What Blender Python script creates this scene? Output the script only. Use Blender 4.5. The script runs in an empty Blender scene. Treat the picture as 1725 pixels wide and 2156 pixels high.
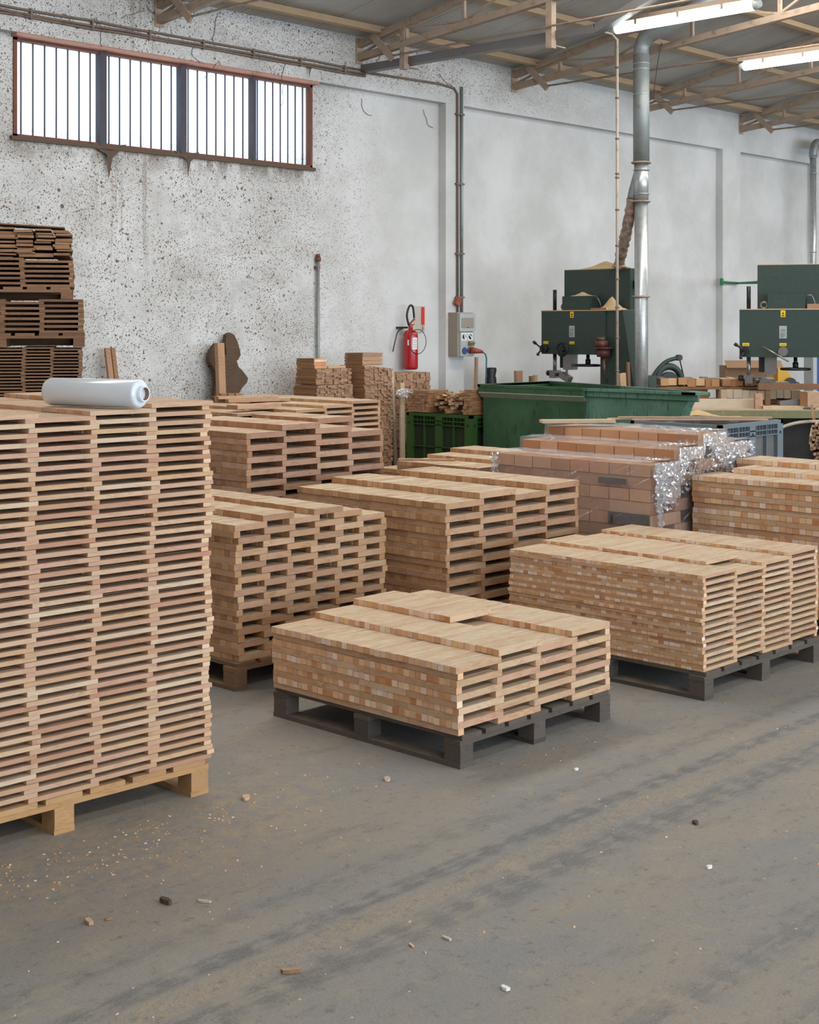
import bpy, math, random
import numpy as np
from mathutils import Vector, Matrix, Euler

# ------------------------------------------------------------------ camera, world, light, exposure
# World axes: X runs along the white wall, Y runs towards it. The camera stands at the origin.
S = bpy.context.scene
COL = S.collection
PI = math.pi
CAM_Z = 1.80
cam_d = bpy.data.cameras.new('camera')
cam = bpy.data.objects.new('camera', cam_d)
COL.objects.link(cam)
cam.location = (0, 0, CAM_Z)
YAW = math.atan2(0.6917, 0.7222)
cam.rotation_euler = (PI / 2, 0, YAW - PI / 2)
cam_d.sensor_fit = 'HORIZONTAL'
cam_d.sensor_width = 36.0
cam_d.lens = 3007 / 1725 * 36.0
cam_d.shift_x = 0.0
cam_d.shift_y = (683 - 1078) / 1725
cam_d.clip_start = 0.05
cam_d.clip_end = 300
S.camera = cam

S.view_settings.view_transform = 'Standard'
S.view_settings.look = 'None'
S.view_settings.exposure = 0.22
S.view_settings.gamma = 1.0
S.view_settings.use_curve_mapping = False

W = bpy.data.worlds.new('sky')
S.world = W
W.use_nodes = True
_b = W.node_tree.nodes['Background']
_b.inputs['Color'].default_value = (0.72, 0.86, 1.0, 1)
_b.inputs['Strength'].default_value = 2.6


def area(name, loc, rot, sx, sy, power, color):
    l = bpy.data.lights.new(name, 'AREA')
    l.shape = 'RECTANGLE'
    l.size, l.size_y = sx, sy
    l.energy = power
    l.color = color
    o = bpy.data.objects.new(name, l)
    o.location = loc
    o.rotation_euler = rot
    COL.objects.link(o)
    return o


# roof panel light, two unseen overhead fills added, and the wide open hall door behind the camera
area('roof_fill', (4.0, 1.5, 6.6), (0, 0, 0), 14, 2.2, 230, (1.0, 0.98, 0.95))
area('roof_fill', (13.0, 7.0, 5.45), (0, 0, 0), 22, 1.0, 520, (1.0, 0.95, 0.88))  # warm wash added near the wall to brighten its upper part
area('door_daylight', (9.0, -13.0, 2.8), (math.radians(90), 0, 0), 30, 5.2, 1900, (0.74, 0.87, 1.0))
area('roof_fill', (7.0, -3.2, 6.7), (math.radians(25), 0, 0), 22, 2.4, 1250, (1.0, 0.98, 0.95))  # front fill added overhead, tilted towards the stacks

S.cycles.max_bounces = 7
S.cycles.diffuse_bounces = 4
S.cycles.glossy_bounces = 3
S.cycles.transmission_bounces = 6
S.cycles.transparent_max_bounces = 12
S.cycles.sample_clamp_indirect = 6
S.cycles.caustics_reflective = False
S.cycles.caustics_refractive = False
S.cycles.use_denoising = True


# ------------------------------------------------------------------ node helpers
class NT:
    def __init__(s, name):
        s.m = bpy.data.materials.new(name)
        s.m.use_nodes = True
        s.t = s.m.node_tree
        s.b = s.t.nodes['Principled BSDF']
        s.out = s.t.nodes['Material Output']

    def n(s, typ, **kw):
        nd = s.t.nodes.new(typ)
        for k, v in kw.items():
            setattr(nd, k, v)
        return nd

    def put(s, sock, v):
        if isinstance(v, bpy.types.NodeSocket):
            s.t.links.new(v, sock)
        elif v is not None:
            if isinstance(v, (tuple, list)) and len(v) == 3 and sock.type == 'RGBA':
                v = (*v, 1)
            sock.default_value = v
        return sock

    def math(s, op, a, b=None, c=None, clamp=False):
        nd = s.n('ShaderNodeMath', operation=op, use_clamp=clamp)
        s.put(nd.inputs[0], a)
        if b is not None: s.put(nd.inputs[1], b)
        if c is not None: s.put(nd.inputs[2], c)
        return nd.outputs[0]

    def vmath(s, op, a, b=None):
        nd = s.n('ShaderNodeVectorMath', operation=op)
        s.put(nd.inputs[0], a)
        if b is not None: s.put(nd.inputs[1], b)
        return nd.outputs[0]

    def noise(s, vec, scale=5, detail=3, rough=0.55, dist=0.0):
        nd = s.n('ShaderNodeTexNoise')
        s.put(nd.inputs['Vector'], vec)
        nd.inputs['Scale'].default_value = scale
        nd.inputs['Detail'].default_value = detail
        nd.inputs['Roughness'].default_value = rough
        nd.inputs['Distortion'].default_value = dist
        return nd.outputs['Fac']

    def ramp(s, fac, stops, interp='LINEAR'):
        nd = s.n('ShaderNodeValToRGB')
        cr = nd.color_ramp
        cr.interpolation = interp
        while len(cr.elements) < len(stops):
            cr.elements.new(0.5)
        for e, (p, c) in zip(cr.elements, stops):
            e.position = p
            e.color = (*c, 1) if len(c) == 3 else c
        s.put(nd.inputs[0], fac)
        return nd.outputs[0]

    def step(s, fac, lo, hi):
        nd = s.n('ShaderNodeMapRange')
        nd.interpolation_type = 'SMOOTHSTEP'
        s.put(nd.inputs[0], fac)
        nd.inputs[1].default_value = lo
        nd.inputs[2].default_value = hi
        return nd.outputs[0]

    def mix(s, fac, a, b, mode='MIX'):
        nd = s.n('ShaderNodeMix', data_type='RGBA', blend_type=mode)
        s.put(nd.inputs[0], fac)
        s.put(nd.inputs[6], a)
        s.put(nd.inputs[7], b)
        return nd.outputs[2]

    def obj(s):
        return s.n('ShaderNodeTexCoord').outputs['Object']

    def mapping(s, vec, scale=(1, 1, 1), rot=(0, 0, 0), loc=(0, 0, 0)):
        nd = s.n('ShaderNodeMapping')
        s.put(nd.inputs[0], vec)
        nd.inputs['Scale'].default_value = scale
        nd.inputs['Rotation'].default_value = rot
        nd.inputs['Location'].default_value = loc
        return nd.outputs[0]

    def sep(s, vec):
        nd = s.n('ShaderNodeSeparateXYZ')
        s.put(nd.inputs[0], vec)
        return nd.outputs

    def bump(s, h, strength=0.3, dist=0.01):
        nd = s.n('ShaderNodeBump')
        nd.inputs['Strength'].default_value = strength
        nd.inputs['Distance'].default_value = dist
        s.put(nd.inputs['Height'], h)
        s.t.links.new(nd.outputs[0], s.b.inputs['Normal'])
        return nd

    def fin(s, col=None, rough=None, metal=None, **kw):
        if col is not None: s.put(s.b.inputs['Base Color'], col)
        if rough is not None: s.put(s.b.inputs['Roughness'], rough)
        if metal is not None: s.put(s.b.inputs['Metallic'], metal)
        for k, v in kw.items():
            s.put(s.b.inputs[k.replace('_', ' ')], v)
        return s.m


def lin(r, g, b):
    f = lambda c: ((c / 255 + 0.055) / 1.055) ** 2.4 if c / 255 > 0.04045 else c / 255 / 12.92
    return (f(r), f(g), f(b))


def wood(name, cols, streak, end=False, rough=0.75, streak_amt=0.45, dust=None):
    """Wood whose tint varies from piece to piece; long grain along the piece, ring arcs on its ends."""
    t = NT(name)
    at = t.n('ShaderNodeAttribute')
    at.attribute_name = 'pc'
    oi = t.n('ShaderNodeObjectInfo')
    ge = t.n('ShaderNodeNewGeometry')
    r = t.math('FRACT', t.math('ADD', oi.outputs['Random'], ge.outputs['Random Per Island']))
    off = t.vmath('SCALE', (7.3, 13.1, 5.7))
    off.node.inputs['Scale'].default_value = 1
    t.put(off.node.inputs['Scale'], r)
    p = t.vmath('ADD', at.outputs['Vector'], off)
    base = t.ramp(r, [(i / (len(cols) - 1), c) for i, c in enumerate(cols)])
    ps = t.mapping(p, scale=(5, 26, 26))
    warp = t.noise(ps, 1.0, 3, 0.6, 0.6)
    if end:
        q = t.mapping(p, scale=(1, 60, 60))
        w = t.n('ShaderNodeTexWave', wave_type='RINGS', rings_direction='X')
        t.put(w.inputs['Vector'], q)
        w.inputs['Scale'].default_value = 0.9
        w.inputs['Distortion'].default_value = 2.5
        w.inputs['Detail'].default_value = 2
        g = w.outputs['Fac']
    else:
        g = t.math('FRACT', t.math('MULTIPLY', warp, 7.0))
        g = t.step(g, 0.25, 1.0)
    blot = t.noise(p, 9, 2)
    k = t.math('MULTIPLY', g, t.math('MULTIPLY', t.step(blot, 0.3, 0.7), streak_amt), clamp=True)
    c = t.mix(k, base, streak)
    c = t.mix(1.0, c, (0.95, 0.89, 0.88) if end else (0.82, 0.775, 0.79), 'MULTIPLY')
    if dust:
        zn = t.sep(ge.outputs['Normal'])[2]
        dk = t.math('MULTIPLY', t.step(zn, 0.5, 0.95), t.math('MULTIPLY', t.math('ADD', t.math('MULTIPLY', t.math('FRACT', t.math('MULTIPLY', r, 37.0)), 0.5), t.step(t.noise(p, 14, 4, 0.7), 0.25, 0.75)), dust[1]), clamp=True)
        c = t.mix(dk, c, dust[0])
    t.bump(g, 0.12, 0.002)
    return t.fin(c, rough)


def simple(name, col, rough=0.6, metal=0.0, var=0.12, scale=12, dirt=None, dirt_amt=0.5, bump=0.0, streaks=False, coat=0.0):
    t = NT(name)
    o = t.obj()
    n = t.noise(o, scale, 4)
    c = t.mix(t.math('MULTIPLY', n, 1.0), tuple(x * (1 - var) for x in col), tuple(min(1, x * (1 + var)) for x in col))
    if dirt:
        m = t.mapping(o, scale=(1, 1, 0.25) if streaks else (1, 1, 1))
        d = t.step(t.noise(m, scale * 0.5, 6, 0.7), 0.5, 0.72)
        c = t.mix(t.math('MULTIPLY', d, dirt_amt), c, dirt)
    if bump:
        t.bump(t.noise(o, scale * 6, 4), bump, 0.004)
    if coat:
        t.b.inputs['Coat Weight'].default_value = coat
    return t.fin(c, rough, metal)


M = {}
# --- freshly sawn wood (cols: piece to piece variation)
dust_c = lin(196, 184, 162)
M['fresh'] = wood('fresh_wood', [lin(206, 172, 132), lin(222, 188, 146), lin(200, 160, 124), lin(228, 202, 164), lin(212, 168, 136), lin(218, 182, 138)], lin(150, 98, 58), dust=(lin(206, 192, 166), 0.75))
M['fresh_end'] = wood('fresh_wood_end', [lin(220, 172, 120), lin(240, 206, 162), lin(210, 160, 116), lin(252, 240, 222), lin(200, 138, 86), lin(236, 196, 150), lin(248, 226, 196), lin(214, 160, 108)], lin(160, 98, 54), end=True)
M['pink'] = wood('pale_thin_wood', [lin(204, 164, 132), lin(222, 190, 152), lin(208, 166, 138), lin(226, 204, 170), lin(196, 150, 118), lin(218, 184, 140)], lin(160, 104, 70), streak_amt=0.35, dust=(lin(206, 184, 156), 0.5))
M['pink_end'] = wood('pale_thin_wood_end', [lin(224, 186, 148), lin(232, 202, 168), lin(212, 168, 128)], lin(190, 134, 92), end=True, streak_amt=0.25)
M['tan'] = wood('tan_wood', [lin(186, 148, 110), lin(204, 168, 128), lin(178, 140, 108), lin(212, 178, 140), lin(190, 150, 120), lin(200, 160, 116)], lin(132, 86, 52), dust=(lin(206, 192, 166), 0.75))
M['tan_end'] = wood('tan_wood_end', [lin(184, 140, 96), lin(204, 164, 118), lin(172, 128, 88), lin(212, 178, 136), lin(190, 150, 108)], lin(128, 82, 46), end=True)
M['rose'] = wood('rose_wood', [lin(190, 150, 120), lin(210, 170, 138), lin(182, 142, 114), lin(218, 182, 148)], lin(124, 80, 54), dust=(lin(204, 186, 162), 0.7))
M['rose_end'] = wood('rose_wood_end', [lin(166, 122, 88), lin(186, 142, 104), lin(152, 112, 82)], lin(112, 72, 44), end=True)
M['brown'] = wood('weathered_brown_wood', [lin(134, 98, 68), lin(150, 112, 78), lin(118, 88, 62), lin(142, 106, 76)], lin(84, 58, 40), dust=(lin(140, 122, 98), 0.6))
M['brown_end'] = wood('weathered_brown_wood_end', [lin(146, 110, 78), lin(162, 126, 92), lin(128, 94, 66)], lin(86, 60, 40), end=True)
M['pile'] = wood('offcut_side', [lin(160, 118, 80), lin(176, 134, 92), lin(146, 104, 70)], lin(104, 70, 44), dust=(lin(178, 158, 130), 0.6))
M['pile_end'] = wood('offcut_end', [lin(168, 136, 108), lin(186, 152, 122), lin(154, 120, 94), lin(176, 142, 110)], lin(112, 80, 58), end=True)
M['palletw'] = wood('light_pallet_wood', [lin(196, 152, 98), lin(208, 168, 116), lin(184, 142, 96)], lin(140, 96, 58), dust=(lin(190, 170, 140), 0.5))
M['pallet_grey'] = wood('grey_pallet_wood', [lin(92, 84, 74), lin(108, 98, 86), lin(80, 74, 66)], lin(56, 50, 44), dust=(lin(134, 122, 106), 0.6), rough=0.9)
M['pallet_brown'] = wood('brown_pallet_wood', [lin(150, 118, 84), lin(136, 108, 78), lin(124, 98, 72)], lin(90, 66, 46), dust=(lin(160, 142, 116), 0.5))
M['bark'] = wood('bark_edge', [lin(84, 74, 64), lin(98, 86, 72)], lin(44, 38, 32), rough=0.95, streak_amt=0.9)
M['beam_wood'] = wood('wrapped_beam_wood', [lin(206, 160, 120), lin(192, 146, 104), lin(214, 176, 138), lin(182, 132, 96)], lin(150, 96, 60), streak_amt=0.4)
M['beam_end'] = wood('wrapped_beam_wood_end', [lin(200, 152, 110), lin(216, 172, 132), lin(184, 136, 98), lin(210, 150, 108)], lin(150, 98, 62), end=True, streak_amt=0.35)
M['slab'] = wood('dark_slab_wood', [lin(96, 76, 58), lin(102, 82, 62)], lin(62, 48, 38), streak_amt=0.6, rough=0.9)
M['chalk'] = wood('chalky_white_wood', [lin(214, 200, 172), lin(226, 214, 190), lin(200, 178, 142)], lin(160, 128, 92), streak_amt=0.35)

# --- steel, paint, plastics
M['steel_dusty'] = simple('dusty_painted_steel', lin(166, 146, 128), 0.85, 0, 0.18, 20, lin(108, 80, 60), 0.7, 0.3)
M['purlin'] = simple('ochre_dusty_steel', lin(180, 154, 122), 0.85, 0, 0.12, 14, lin(160, 124, 86), 0.6, 0.2)
M['channel'] = simple('grey_steel_channel', lin(122, 118, 118), 0.5, 0.4, 0.1, 9, lin(116, 88, 66), 0.7, 0.1)
M['rust'] = simple('rust_brown_steel', lin(120, 74, 58), 0.85, 0, 0.2, 18, lin(84, 58, 48), 0.7, 0.3)
M['mullion'] = simple('blue_grey_mullion', lin(70, 66, 74), 0.7, 0, 0.15, 18, lin(98, 70, 56), 0.5)
M['galv'] = simple('galvanised_steel', lin(186, 190, 190), 0.34, 0.6, 0.35, 30, lin(120, 108, 92), 0.5, 0.06)
M['galv_old'] = simple('dusty_galvanised_steel', lin(146, 152, 152), 0.5, 0.45, 0.2, 20, lin(112, 98, 80), 0.6, 0.06)
M['pvc'] = simple('dusty_pvc', lin(178, 166, 152), 0.6, 0, 0.12, 20, lin(120, 98, 80), 0.6)
M['cable'] = simple('dirty_conduit', lin(122, 104, 90), 0.7, 0, 0.1, 20, lin(70, 56, 48), 0.6)
M['black'] = simple('black_plastic', lin(30, 30, 32), 0.45, 0, 0.1, 20)
M['blackmetal'] = simple('black_metal', lin(38, 42, 44), 0.4, 0.4, 0.15, 20, lin(90, 80, 70), 0.3)
M['mgreen'] = simple('dark_green_enamel', lin(50, 66, 60), 0.5, 0.0, 0.12, 40, lin(80, 84, 74), 0.35, 0.05)
M['tablegreen'] = simple('dusty_green_cast_iron', lin(124, 122, 90), 0.85, 0.0, 0.12, 30, lin(168, 150, 118), 0.6, 0.1)
M['tabletop'] = simple('sawdust_covered_table', lin(178, 164, 136), 0.95, 0.0, 0.12, 18, lin(150, 128, 98), 0.6, 0.3)
M['darkbase'] = simple('grimy_machine_base', lin(52, 50, 46), 0.85, 0, 0.25, 5, lin(30, 30, 30), 0.7, 0.1)
M['steel'] = simple('worn_bright_steel', lin(150, 146, 142), 0.35, 0.8, 0.15, 20, lin(110, 96, 84), 0.5)
M['sawdust'] = simple('sawdust', lin(206, 178, 138), 1.0, 0, 0.12, 30, None, 0, 0.4)
M['shaving'] = simple('shavings', lin(196, 168, 126), 0.95, 0, 0.2, 40, lin(150, 120, 84), 0.5, 0.4)
M['yellow'] = simple('yellow_sticker', lin(238, 196, 30), 0.5)
M['plate'] = simple('grey_type_plate', lin(176, 180, 182), 0.4, 0.2, 0.05)
M['ink'] = simple('black_print', lin(24, 24, 26), 0.6)
M['whiteprint'] = simple('white_print', lin(226, 226, 222), 0.6)
M['red'] = simple('red_enamel', lin(178, 26, 34), 0.3, 0, 0.1, 8, lin(120, 60, 56), 0.3, 0, coat=0.4)
M['redsign'] = simple('red_sign_print', lin(206, 46, 40), 0.5)
M['signwhite'] = simple('dusty_sign_plastic', lin(186, 176, 162), 0.6, 0, 0.1, 14, lin(140, 120, 98), 0.7)
M['boxgrey'] = simple('grey_plastic_housing', lin(176, 182, 180), 0.5, 0, 0.06, 10, lin(150, 132, 112), 0.5)
M['boxdust'] = simple('dusty_housing_side', lin(152, 142, 130), 0.8, 0, 0.1, 14, lin(120, 104, 88), 0.6)
M['socketblue'] = simple('blue_socket', lin(52, 84, 138), 0.4)
M['plugred'] = simple('red_plug', lin(150, 70, 52), 0.5, 0, 0.1, 20, lin(150, 120, 96), 0.6)
M['bluecable'] = simple('blue_green_cable', lin(56, 104, 112), 0.5)
M['greenplastic'] = simple('green_crate_plastic', lin(48, 84, 34), 0.55, 0, 0.12, 6, lin(40, 60, 32), 0.5)
M['greyplastic'] = simple('grey_crate_plastic', lin(112, 122, 128), 0.6, 0, 0.1, 8, lin(104, 98, 90), 0.6)
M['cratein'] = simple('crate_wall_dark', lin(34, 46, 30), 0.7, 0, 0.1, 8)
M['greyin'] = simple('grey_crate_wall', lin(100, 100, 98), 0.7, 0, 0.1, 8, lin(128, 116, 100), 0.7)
M['bindust'] = simple('dusty_bin_ledge', lin(142, 150, 132), 0.9, 0, 0.12, 16, lin(112, 116, 96), 0.6)
M['card'] = simple('cardboard', lin(156, 122, 92), 0.85, 0, 0.08, 10)
M['blue'] = simple('blue_painted_panel', lin(34, 74, 150), 0.5)
M['lightblue'] = simple('light_blue_paint', lin(70, 150, 176), 0.5)
M['yellowm'] = simple('yellow_painted_metal', lin(214, 160, 30), 0.45, 0, 0.1, 10, lin(150, 110, 50), 0.5)
M['strap'] = simple('green_webbing', lin(56, 124, 84), 0.7)
M['brownplastic'] = simple('brown_plastic', lin(92, 52, 44), 0.5, 0, 0.1, 20, lin(170, 146, 112), 0.5)
M['tube_core'] = simple('brown_card_core', lin(112, 84, 72), 0.8)
M['pink_tint'] = simple('salmon_painted_edge', lin(186, 136, 118), 0.8, 0, 0.15, 10, lin(120, 82, 66), 0.8)
M['web'] = simple('cobweb_dust', lin(96, 80, 66), 1.0, 0, 0.2, 30)

t = NT('green_bin_enamel')
o = t.obj()
n1 = t.noise(o, 2.2, 5, 0.6)
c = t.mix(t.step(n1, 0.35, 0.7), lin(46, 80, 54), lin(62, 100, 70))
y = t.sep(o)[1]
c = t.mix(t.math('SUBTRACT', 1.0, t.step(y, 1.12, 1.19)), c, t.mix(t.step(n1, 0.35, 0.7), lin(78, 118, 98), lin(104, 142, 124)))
scr = t.noise(t.mapping(o, scale=(14, 14, 2.5), rot=(0.35, 0, 0)), 2.2, 6, 0.8)
c = t.mix(t.math('MULTIPLY', t.step(scr, 0.56, 0.62), 0.85), c, lin(30, 40, 34))
rs = t.noise(o, 5, 4, 0.7)
c = t.mix(t.math('MULTIPLY', t.step(rs, 0.66, 0.76), 0.8), c, lin(52, 34, 26))
t.bump(t.noise(o, 3, 2), 0.25, 0.03)
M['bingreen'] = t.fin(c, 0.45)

# whitewashed wall with dust specks, drips and grey smears (marks stay where they are on the wall)
t = NT('whitewashed_wall')
o = t.obj()
x, y, z = t.sep(o)
base = t.mix(t.step(t.noise(o, 1.1, 5, 0.6), 0.3, 0.75), lin(196, 195, 192), lin(220, 219, 218))
fine = t.noise(t.mapping(o, scale=(1, 1, 0.3)), 40, 3)
base = t.mix(t.math('MULTIPLY', fine, 0.18), base, lin(176, 170, 160))
near = t.math('SUBTRACT', 1.0, t.step(x, 9.6, 11.6))          # the stretch below and around the window is dirtiest
high = t.step(z, 4.25, 4.5)
near_hi = t.math('SUBTRACT', 1.0, t.step(x, 11.5, 16.5))
dirtmask = t.math('MAXIMUM', near, t.math('MULTIPLY', high, near_hi))
dirtmask = t.math('ADD', t.math('MULTIPLY', dirtmask, 0.9), 0.05)
def specks(scale, lo, hi, seed, mask_scale):
    mv = t.mapping(o, loc=(seed, seed * 2, seed * 3))
    w = t.noise(mv, scale * 0.6, 3, 0.6)
    wv = t.vmath('ADD', mv, t.vmath('SCALE', t.n('ShaderNodeTexNoise').outputs['Color']))
    vo = t.n('ShaderNodeTexVoronoi', feature='F1')
    t.put(vo.inputs['Vector'], mv)
    vo.inputs['Scale'].default_value = scale
    d = t.math('ADD', vo.outputs['Distance'], t.math('MULTIPLY', t.math('SUBTRACT', w, 0.5), 0.5))
    sp = t.math('SUBTRACT', 1.0, t.step(d, lo, hi))
    dens = t.step(t.noise(mv, mask_scale, 4, 0.65), 0.34, 0.54)
    return t.math('MULTIPLY', sp, dens)
s1 = specks(24, 0.12, 0.27, 3.1, 1.6)
s2 = specks(46, 0.16, 0.34, 7.7, 2.3)
s3 = specks(10, 0.06, 0.15, 11.2, 1.2)
fib = t.noise(t.mapping(o, loc=(5, 5, 5)), 34, 6, 0.85, 1.6)
fl = t.math('ABSOLUTE', t.math('SUBTRACT', fib, 0.5))
fl = t.math('MULTIPLY', t.math('SUBTRACT', 1.0, t.step(fl, 0.005, 0.018)), t.step(t.noise(o, 2.7, 4, 0.7), 0.42, 0.6))
s4 = specks(70, 0.16, 0.34, 17.3, 1.9)
sp = t.math('MAXIMUM', t.math('MAXIMUM', s1, t.math('MAXIMUM', s2, s4)), t.math('MAXIMUM', s3, t.math('MULTIPLY', fl, 0.8)))
sp = t.math('MULTIPLY', t.math('MULTIPLY', sp, dirtmask), 0.95, clamp=True)
smear = t.step(t.noise(t.mapping(o, scale=(1, 1, 1.6)), 1.3, 6, 0.75), 0.5, 0.75)
smear = t.math('MULTIPLY', t.math('MULTIPLY', smear, dirtmask), 0.5)
c = t.mix(smear, base, lin(150, 138, 122))
# brown-grey grime on the ledge line right below the window and drips running from its first mullion
under = t.math('MULTIPLY', t.step(z, 3.18, 3.43), t.math('SUBTRACT', 1.0, t.step(z, 3.44, 3.5)))
inwin = t.math('MULTIPLY', t.step(x, 6.3, 6.7), t.math('SUBTRACT', 1.0, t.step(x, 10.05, 10.25)))
ug = t.math('MULTIPLY', t.math('MULTIPLY', under, inwin), t.step(t.noise(t.mapping(o, scale=(1, 1, 0.5)), 7, 6, 0.75), 0.36, 0.62))
c = t.mix(t.math('MULTIPLY', ug, 0.85), c, lin(104, 92, 78))
dr = t.noise(t.mapping(o, scale=(9, 1, 0.12)), 2.2, 5, 0.8)
drm = t.math('MULTIPLY', t.step(x, 7.35, 7.5), t.math('SUBTRACT', 1.0, t.step(x, 7.95, 8.2)))
drm = t.math('MULTIPLY', drm, t.step(z, 1.7, 3.3))
c = t.mix(t.math('MULTIPLY', t.math('MULTIPLY', t.step(dr, 0.5, 0.62), drm), 0.55), c, lin(140, 130, 116))
c = t.mix(sp, c, lin(92, 62, 34))
t.bump(t.noise(o, 30, 4), 0.25, 0.004)
M['wall'] = t.fin(c, 0.9)

# dusty concrete floor with tyre tracks running along the hall
t = NT('dusty_concrete_floor')
o = t.obj()
x, y, z = t.sep(o)
b0 = t.noise(t.mapping(o, scale=(0.8, 1.6, 1)), 1.3, 6, 0.65)
c = t.mix(t.step(b0, 0.3, 0.72), lin(124, 125, 127), lin(142, 134, 124))
b1 = t.noise(t.mapping(o, scale=(0.5, 1.5, 1), loc=(3, 1, 0)), 4.5, 5, 0.65)
c = t.mix(t.math('MULTIPLY', t.step(b1, 0.55, 0.75), 0.65), c, lin(92, 92, 92))
def band(v0, v1, soft=0.05):
    return t.math('MULTIPLY', t.step(y, v0 - soft, v0 + soft), t.math('SUBTRACT', 1.0, t.step(y, v1 - soft, v1 + soft)))
trk = t.math('MAXIMUM', t.math('MULTIPLY', band(3.14, 3.22, 0.02), 0.9), t.math('MULTIPLY', band(2.86, 3.0, 0.03), 0.75))
trk = t.math('MAXIMUM', trk, t.math('MULTIPLY', band(2.05, 2.16, 0.05), 0.6))
trk = t.math('MAXIMUM', trk, t.math('MULTIPLY', band(1.72, 1.86, 0.05), 0.55))
trk = t.math('MAXIMUM', trk, t.math('MULTIPLY', band(3.34, 3.42, 0.03), 0.5))
tn = t.noise(t.mapping(o, scale=(1.6, 6, 1)), 4, 4, 0.7)
blk = t.math('ADD', t.math('MULTIPLY', t.math('SINE', t.math('MULTIPLY', x, 46.0)), 0.07), t.math('MULTIPLY', tn, 1.25))
trk = t.math('MULTIPLY', trk, t.step(blk, 0.42, 0.75))
c = t.mix(t.math('MULTIPLY', trk, 0.85), c, lin(88, 91, 96))
ridge = t.math('MULTIPLY', band(3.02, 3.12, 0.03), t.step(t.noise(o, 30, 4, 0.7), 0.4, 0.6))
c = t.mix(t.math('MULTIPLY', ridge, 0.6), c, lin(152, 138, 116))
fine = t.noise(o, 120, 4, 0.7)
c = t.mix(t.math('MULTIPLY', t.step(fine, 0.35, 0.75), 0.35), c, lin(164, 156, 144))
mid = t.noise(o, 22, 5, 0.75)
c = t.mix(t.math('MULTIPLY', t.step(mid, 0.54, 0.7), 0.6), c, lin(96, 90, 82))
md2 = t.noise(t.mapping(o, loc=(9, 2, 0)), 7, 6, 0.75, 0.5)
c = t.mix(t.math('MULTIPLY', t.step(md2, 0.54, 0.66), 0.4), c, lin(160, 148, 128))
vo = t.n('ShaderNodeTexVoronoi')
t.put(vo.inputs['Vector'], o)
vo.inputs['Scale'].default_value = 7
ch = t.math('SUBTRACT', 1.0, t.step(vo.outputs['Distance'], 0.025, 0.04))
c = t.mix(t.math('MULTIPLY', ch, 0.8), c, lin(206, 186, 150))
# sawdust collects round the first tall stack
dx = t.math('SUBTRACT', x, 2.9)
dy = t.math('SUBTRACT', y, 4.1)
rr = t.math('SQRT', t.math('ADD', t.math('MULTIPLY', dx, t.math('MULTIPLY', dx, 0.5)), t.math('MULTIPLY', dy, t.math('MULTIPLY', dy, 3.0))))
sd = t.math('MULTIPLY', t.math('SUBTRACT', 1.0, t.step(rr, 0.3, 1.1)), t.step(t.noise(o, 16, 6, 0.8), 0.42, 0.62))
c = t.mix(t.math('MULTIPLY', sd, 0.6), c, lin(164, 146, 118))
c = t.mix(1.0, c, (1.12, 1.11, 1.08), 'MULTIPLY')
h = t.math('ADD', t.noise(o, 45, 6, 0.75), t.math('MULTIPLY', ridge, 0.5))
t.bump(h, 0.5, 0.012)
M['floor'] = t.fin(c, 0.85)

# ribbed grey roof lining
t = NT('ribbed_roof_lining')
o = t.obj()
x, y, z = t.sep(o)
c = t.mix(t.step(t.noise(t.mapping(o, scale=(0.7, 0.3, 1)), 1.6, 5, 0.6), 0.35, 0.75), lin(182, 178, 171), lin(154, 148, 140))
ln = t.math('FRACT', t.math('MULTIPLY', x, 16.0))
l1 = t.math('SUBTRACT', 1.0, t.step(ln, 0.05, 0.22))
c = t.mix(t.math('MULTIPLY', l1, 0.28), c, lin(104, 98, 90))
pl = t.math('SUBTRACT', 1.0, t.step(t.math('FRACT', x), 0.004, 0.016))
c = t.mix(t.math('MULTIPLY', pl, 0.7), c, lin(90, 82, 74))
t.bump(t.math('SINE', t.math('MULTIPLY', x, 100.5)), 0.3, 0.006)
M['roof'] = t.fin(c, 0.7)

# window panes: dirty translucent channel glass
t = NT('dirty_channel_glass')
o = t.obj()
x, y, z = t.sep(o)
d = t.noise(o, 60, 5, 0.8)
low = t.math('SUBTRACT', 1.0, t.step(z, 3.45, 3.85))
dm = t.step(t.math('ADD', d, t.math('MULTIPLY', low, 0.12)), 0.66, 0.78)
tr = t.n('ShaderNodeBsdfTransparent')
t.put(tr.inputs[0], t.mix(dm, (1, 1, 1), (0.12, 0.16, 0.22)))
tl = t.n('ShaderNodeBsdfTranslucent')
t.put(tl.inputs[0], t.mix(dm, (0.9, 0.95, 1.0), (0.2, 0.2, 0.22)))
mx = t.n('ShaderNodeMixShader')
mx.inputs[0].default_value = 0.3
t.t.links.new(tr.outputs[0], mx.inputs[1])
t.t.links.new(tl.outputs[0], mx.inputs[2])
t.t.links.new(mx.outputs[0], t.out.inputs[0])
M['pane'] = t.m

# lamp tube
t = NT('lit_fluorescent_diffuser')
t.b.inputs['Emission Color'].default_value = (0.86, 1.0, 0.97, 1)
t.b.inputs['Emission Strength'].default_value = 9.0
M['lit'] = t.fin((0.9, 0.95, 0.95), 0.4)
M['lampend'] = simple('clear_lamp_end', lin(206, 212, 208), 0.3)

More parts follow.
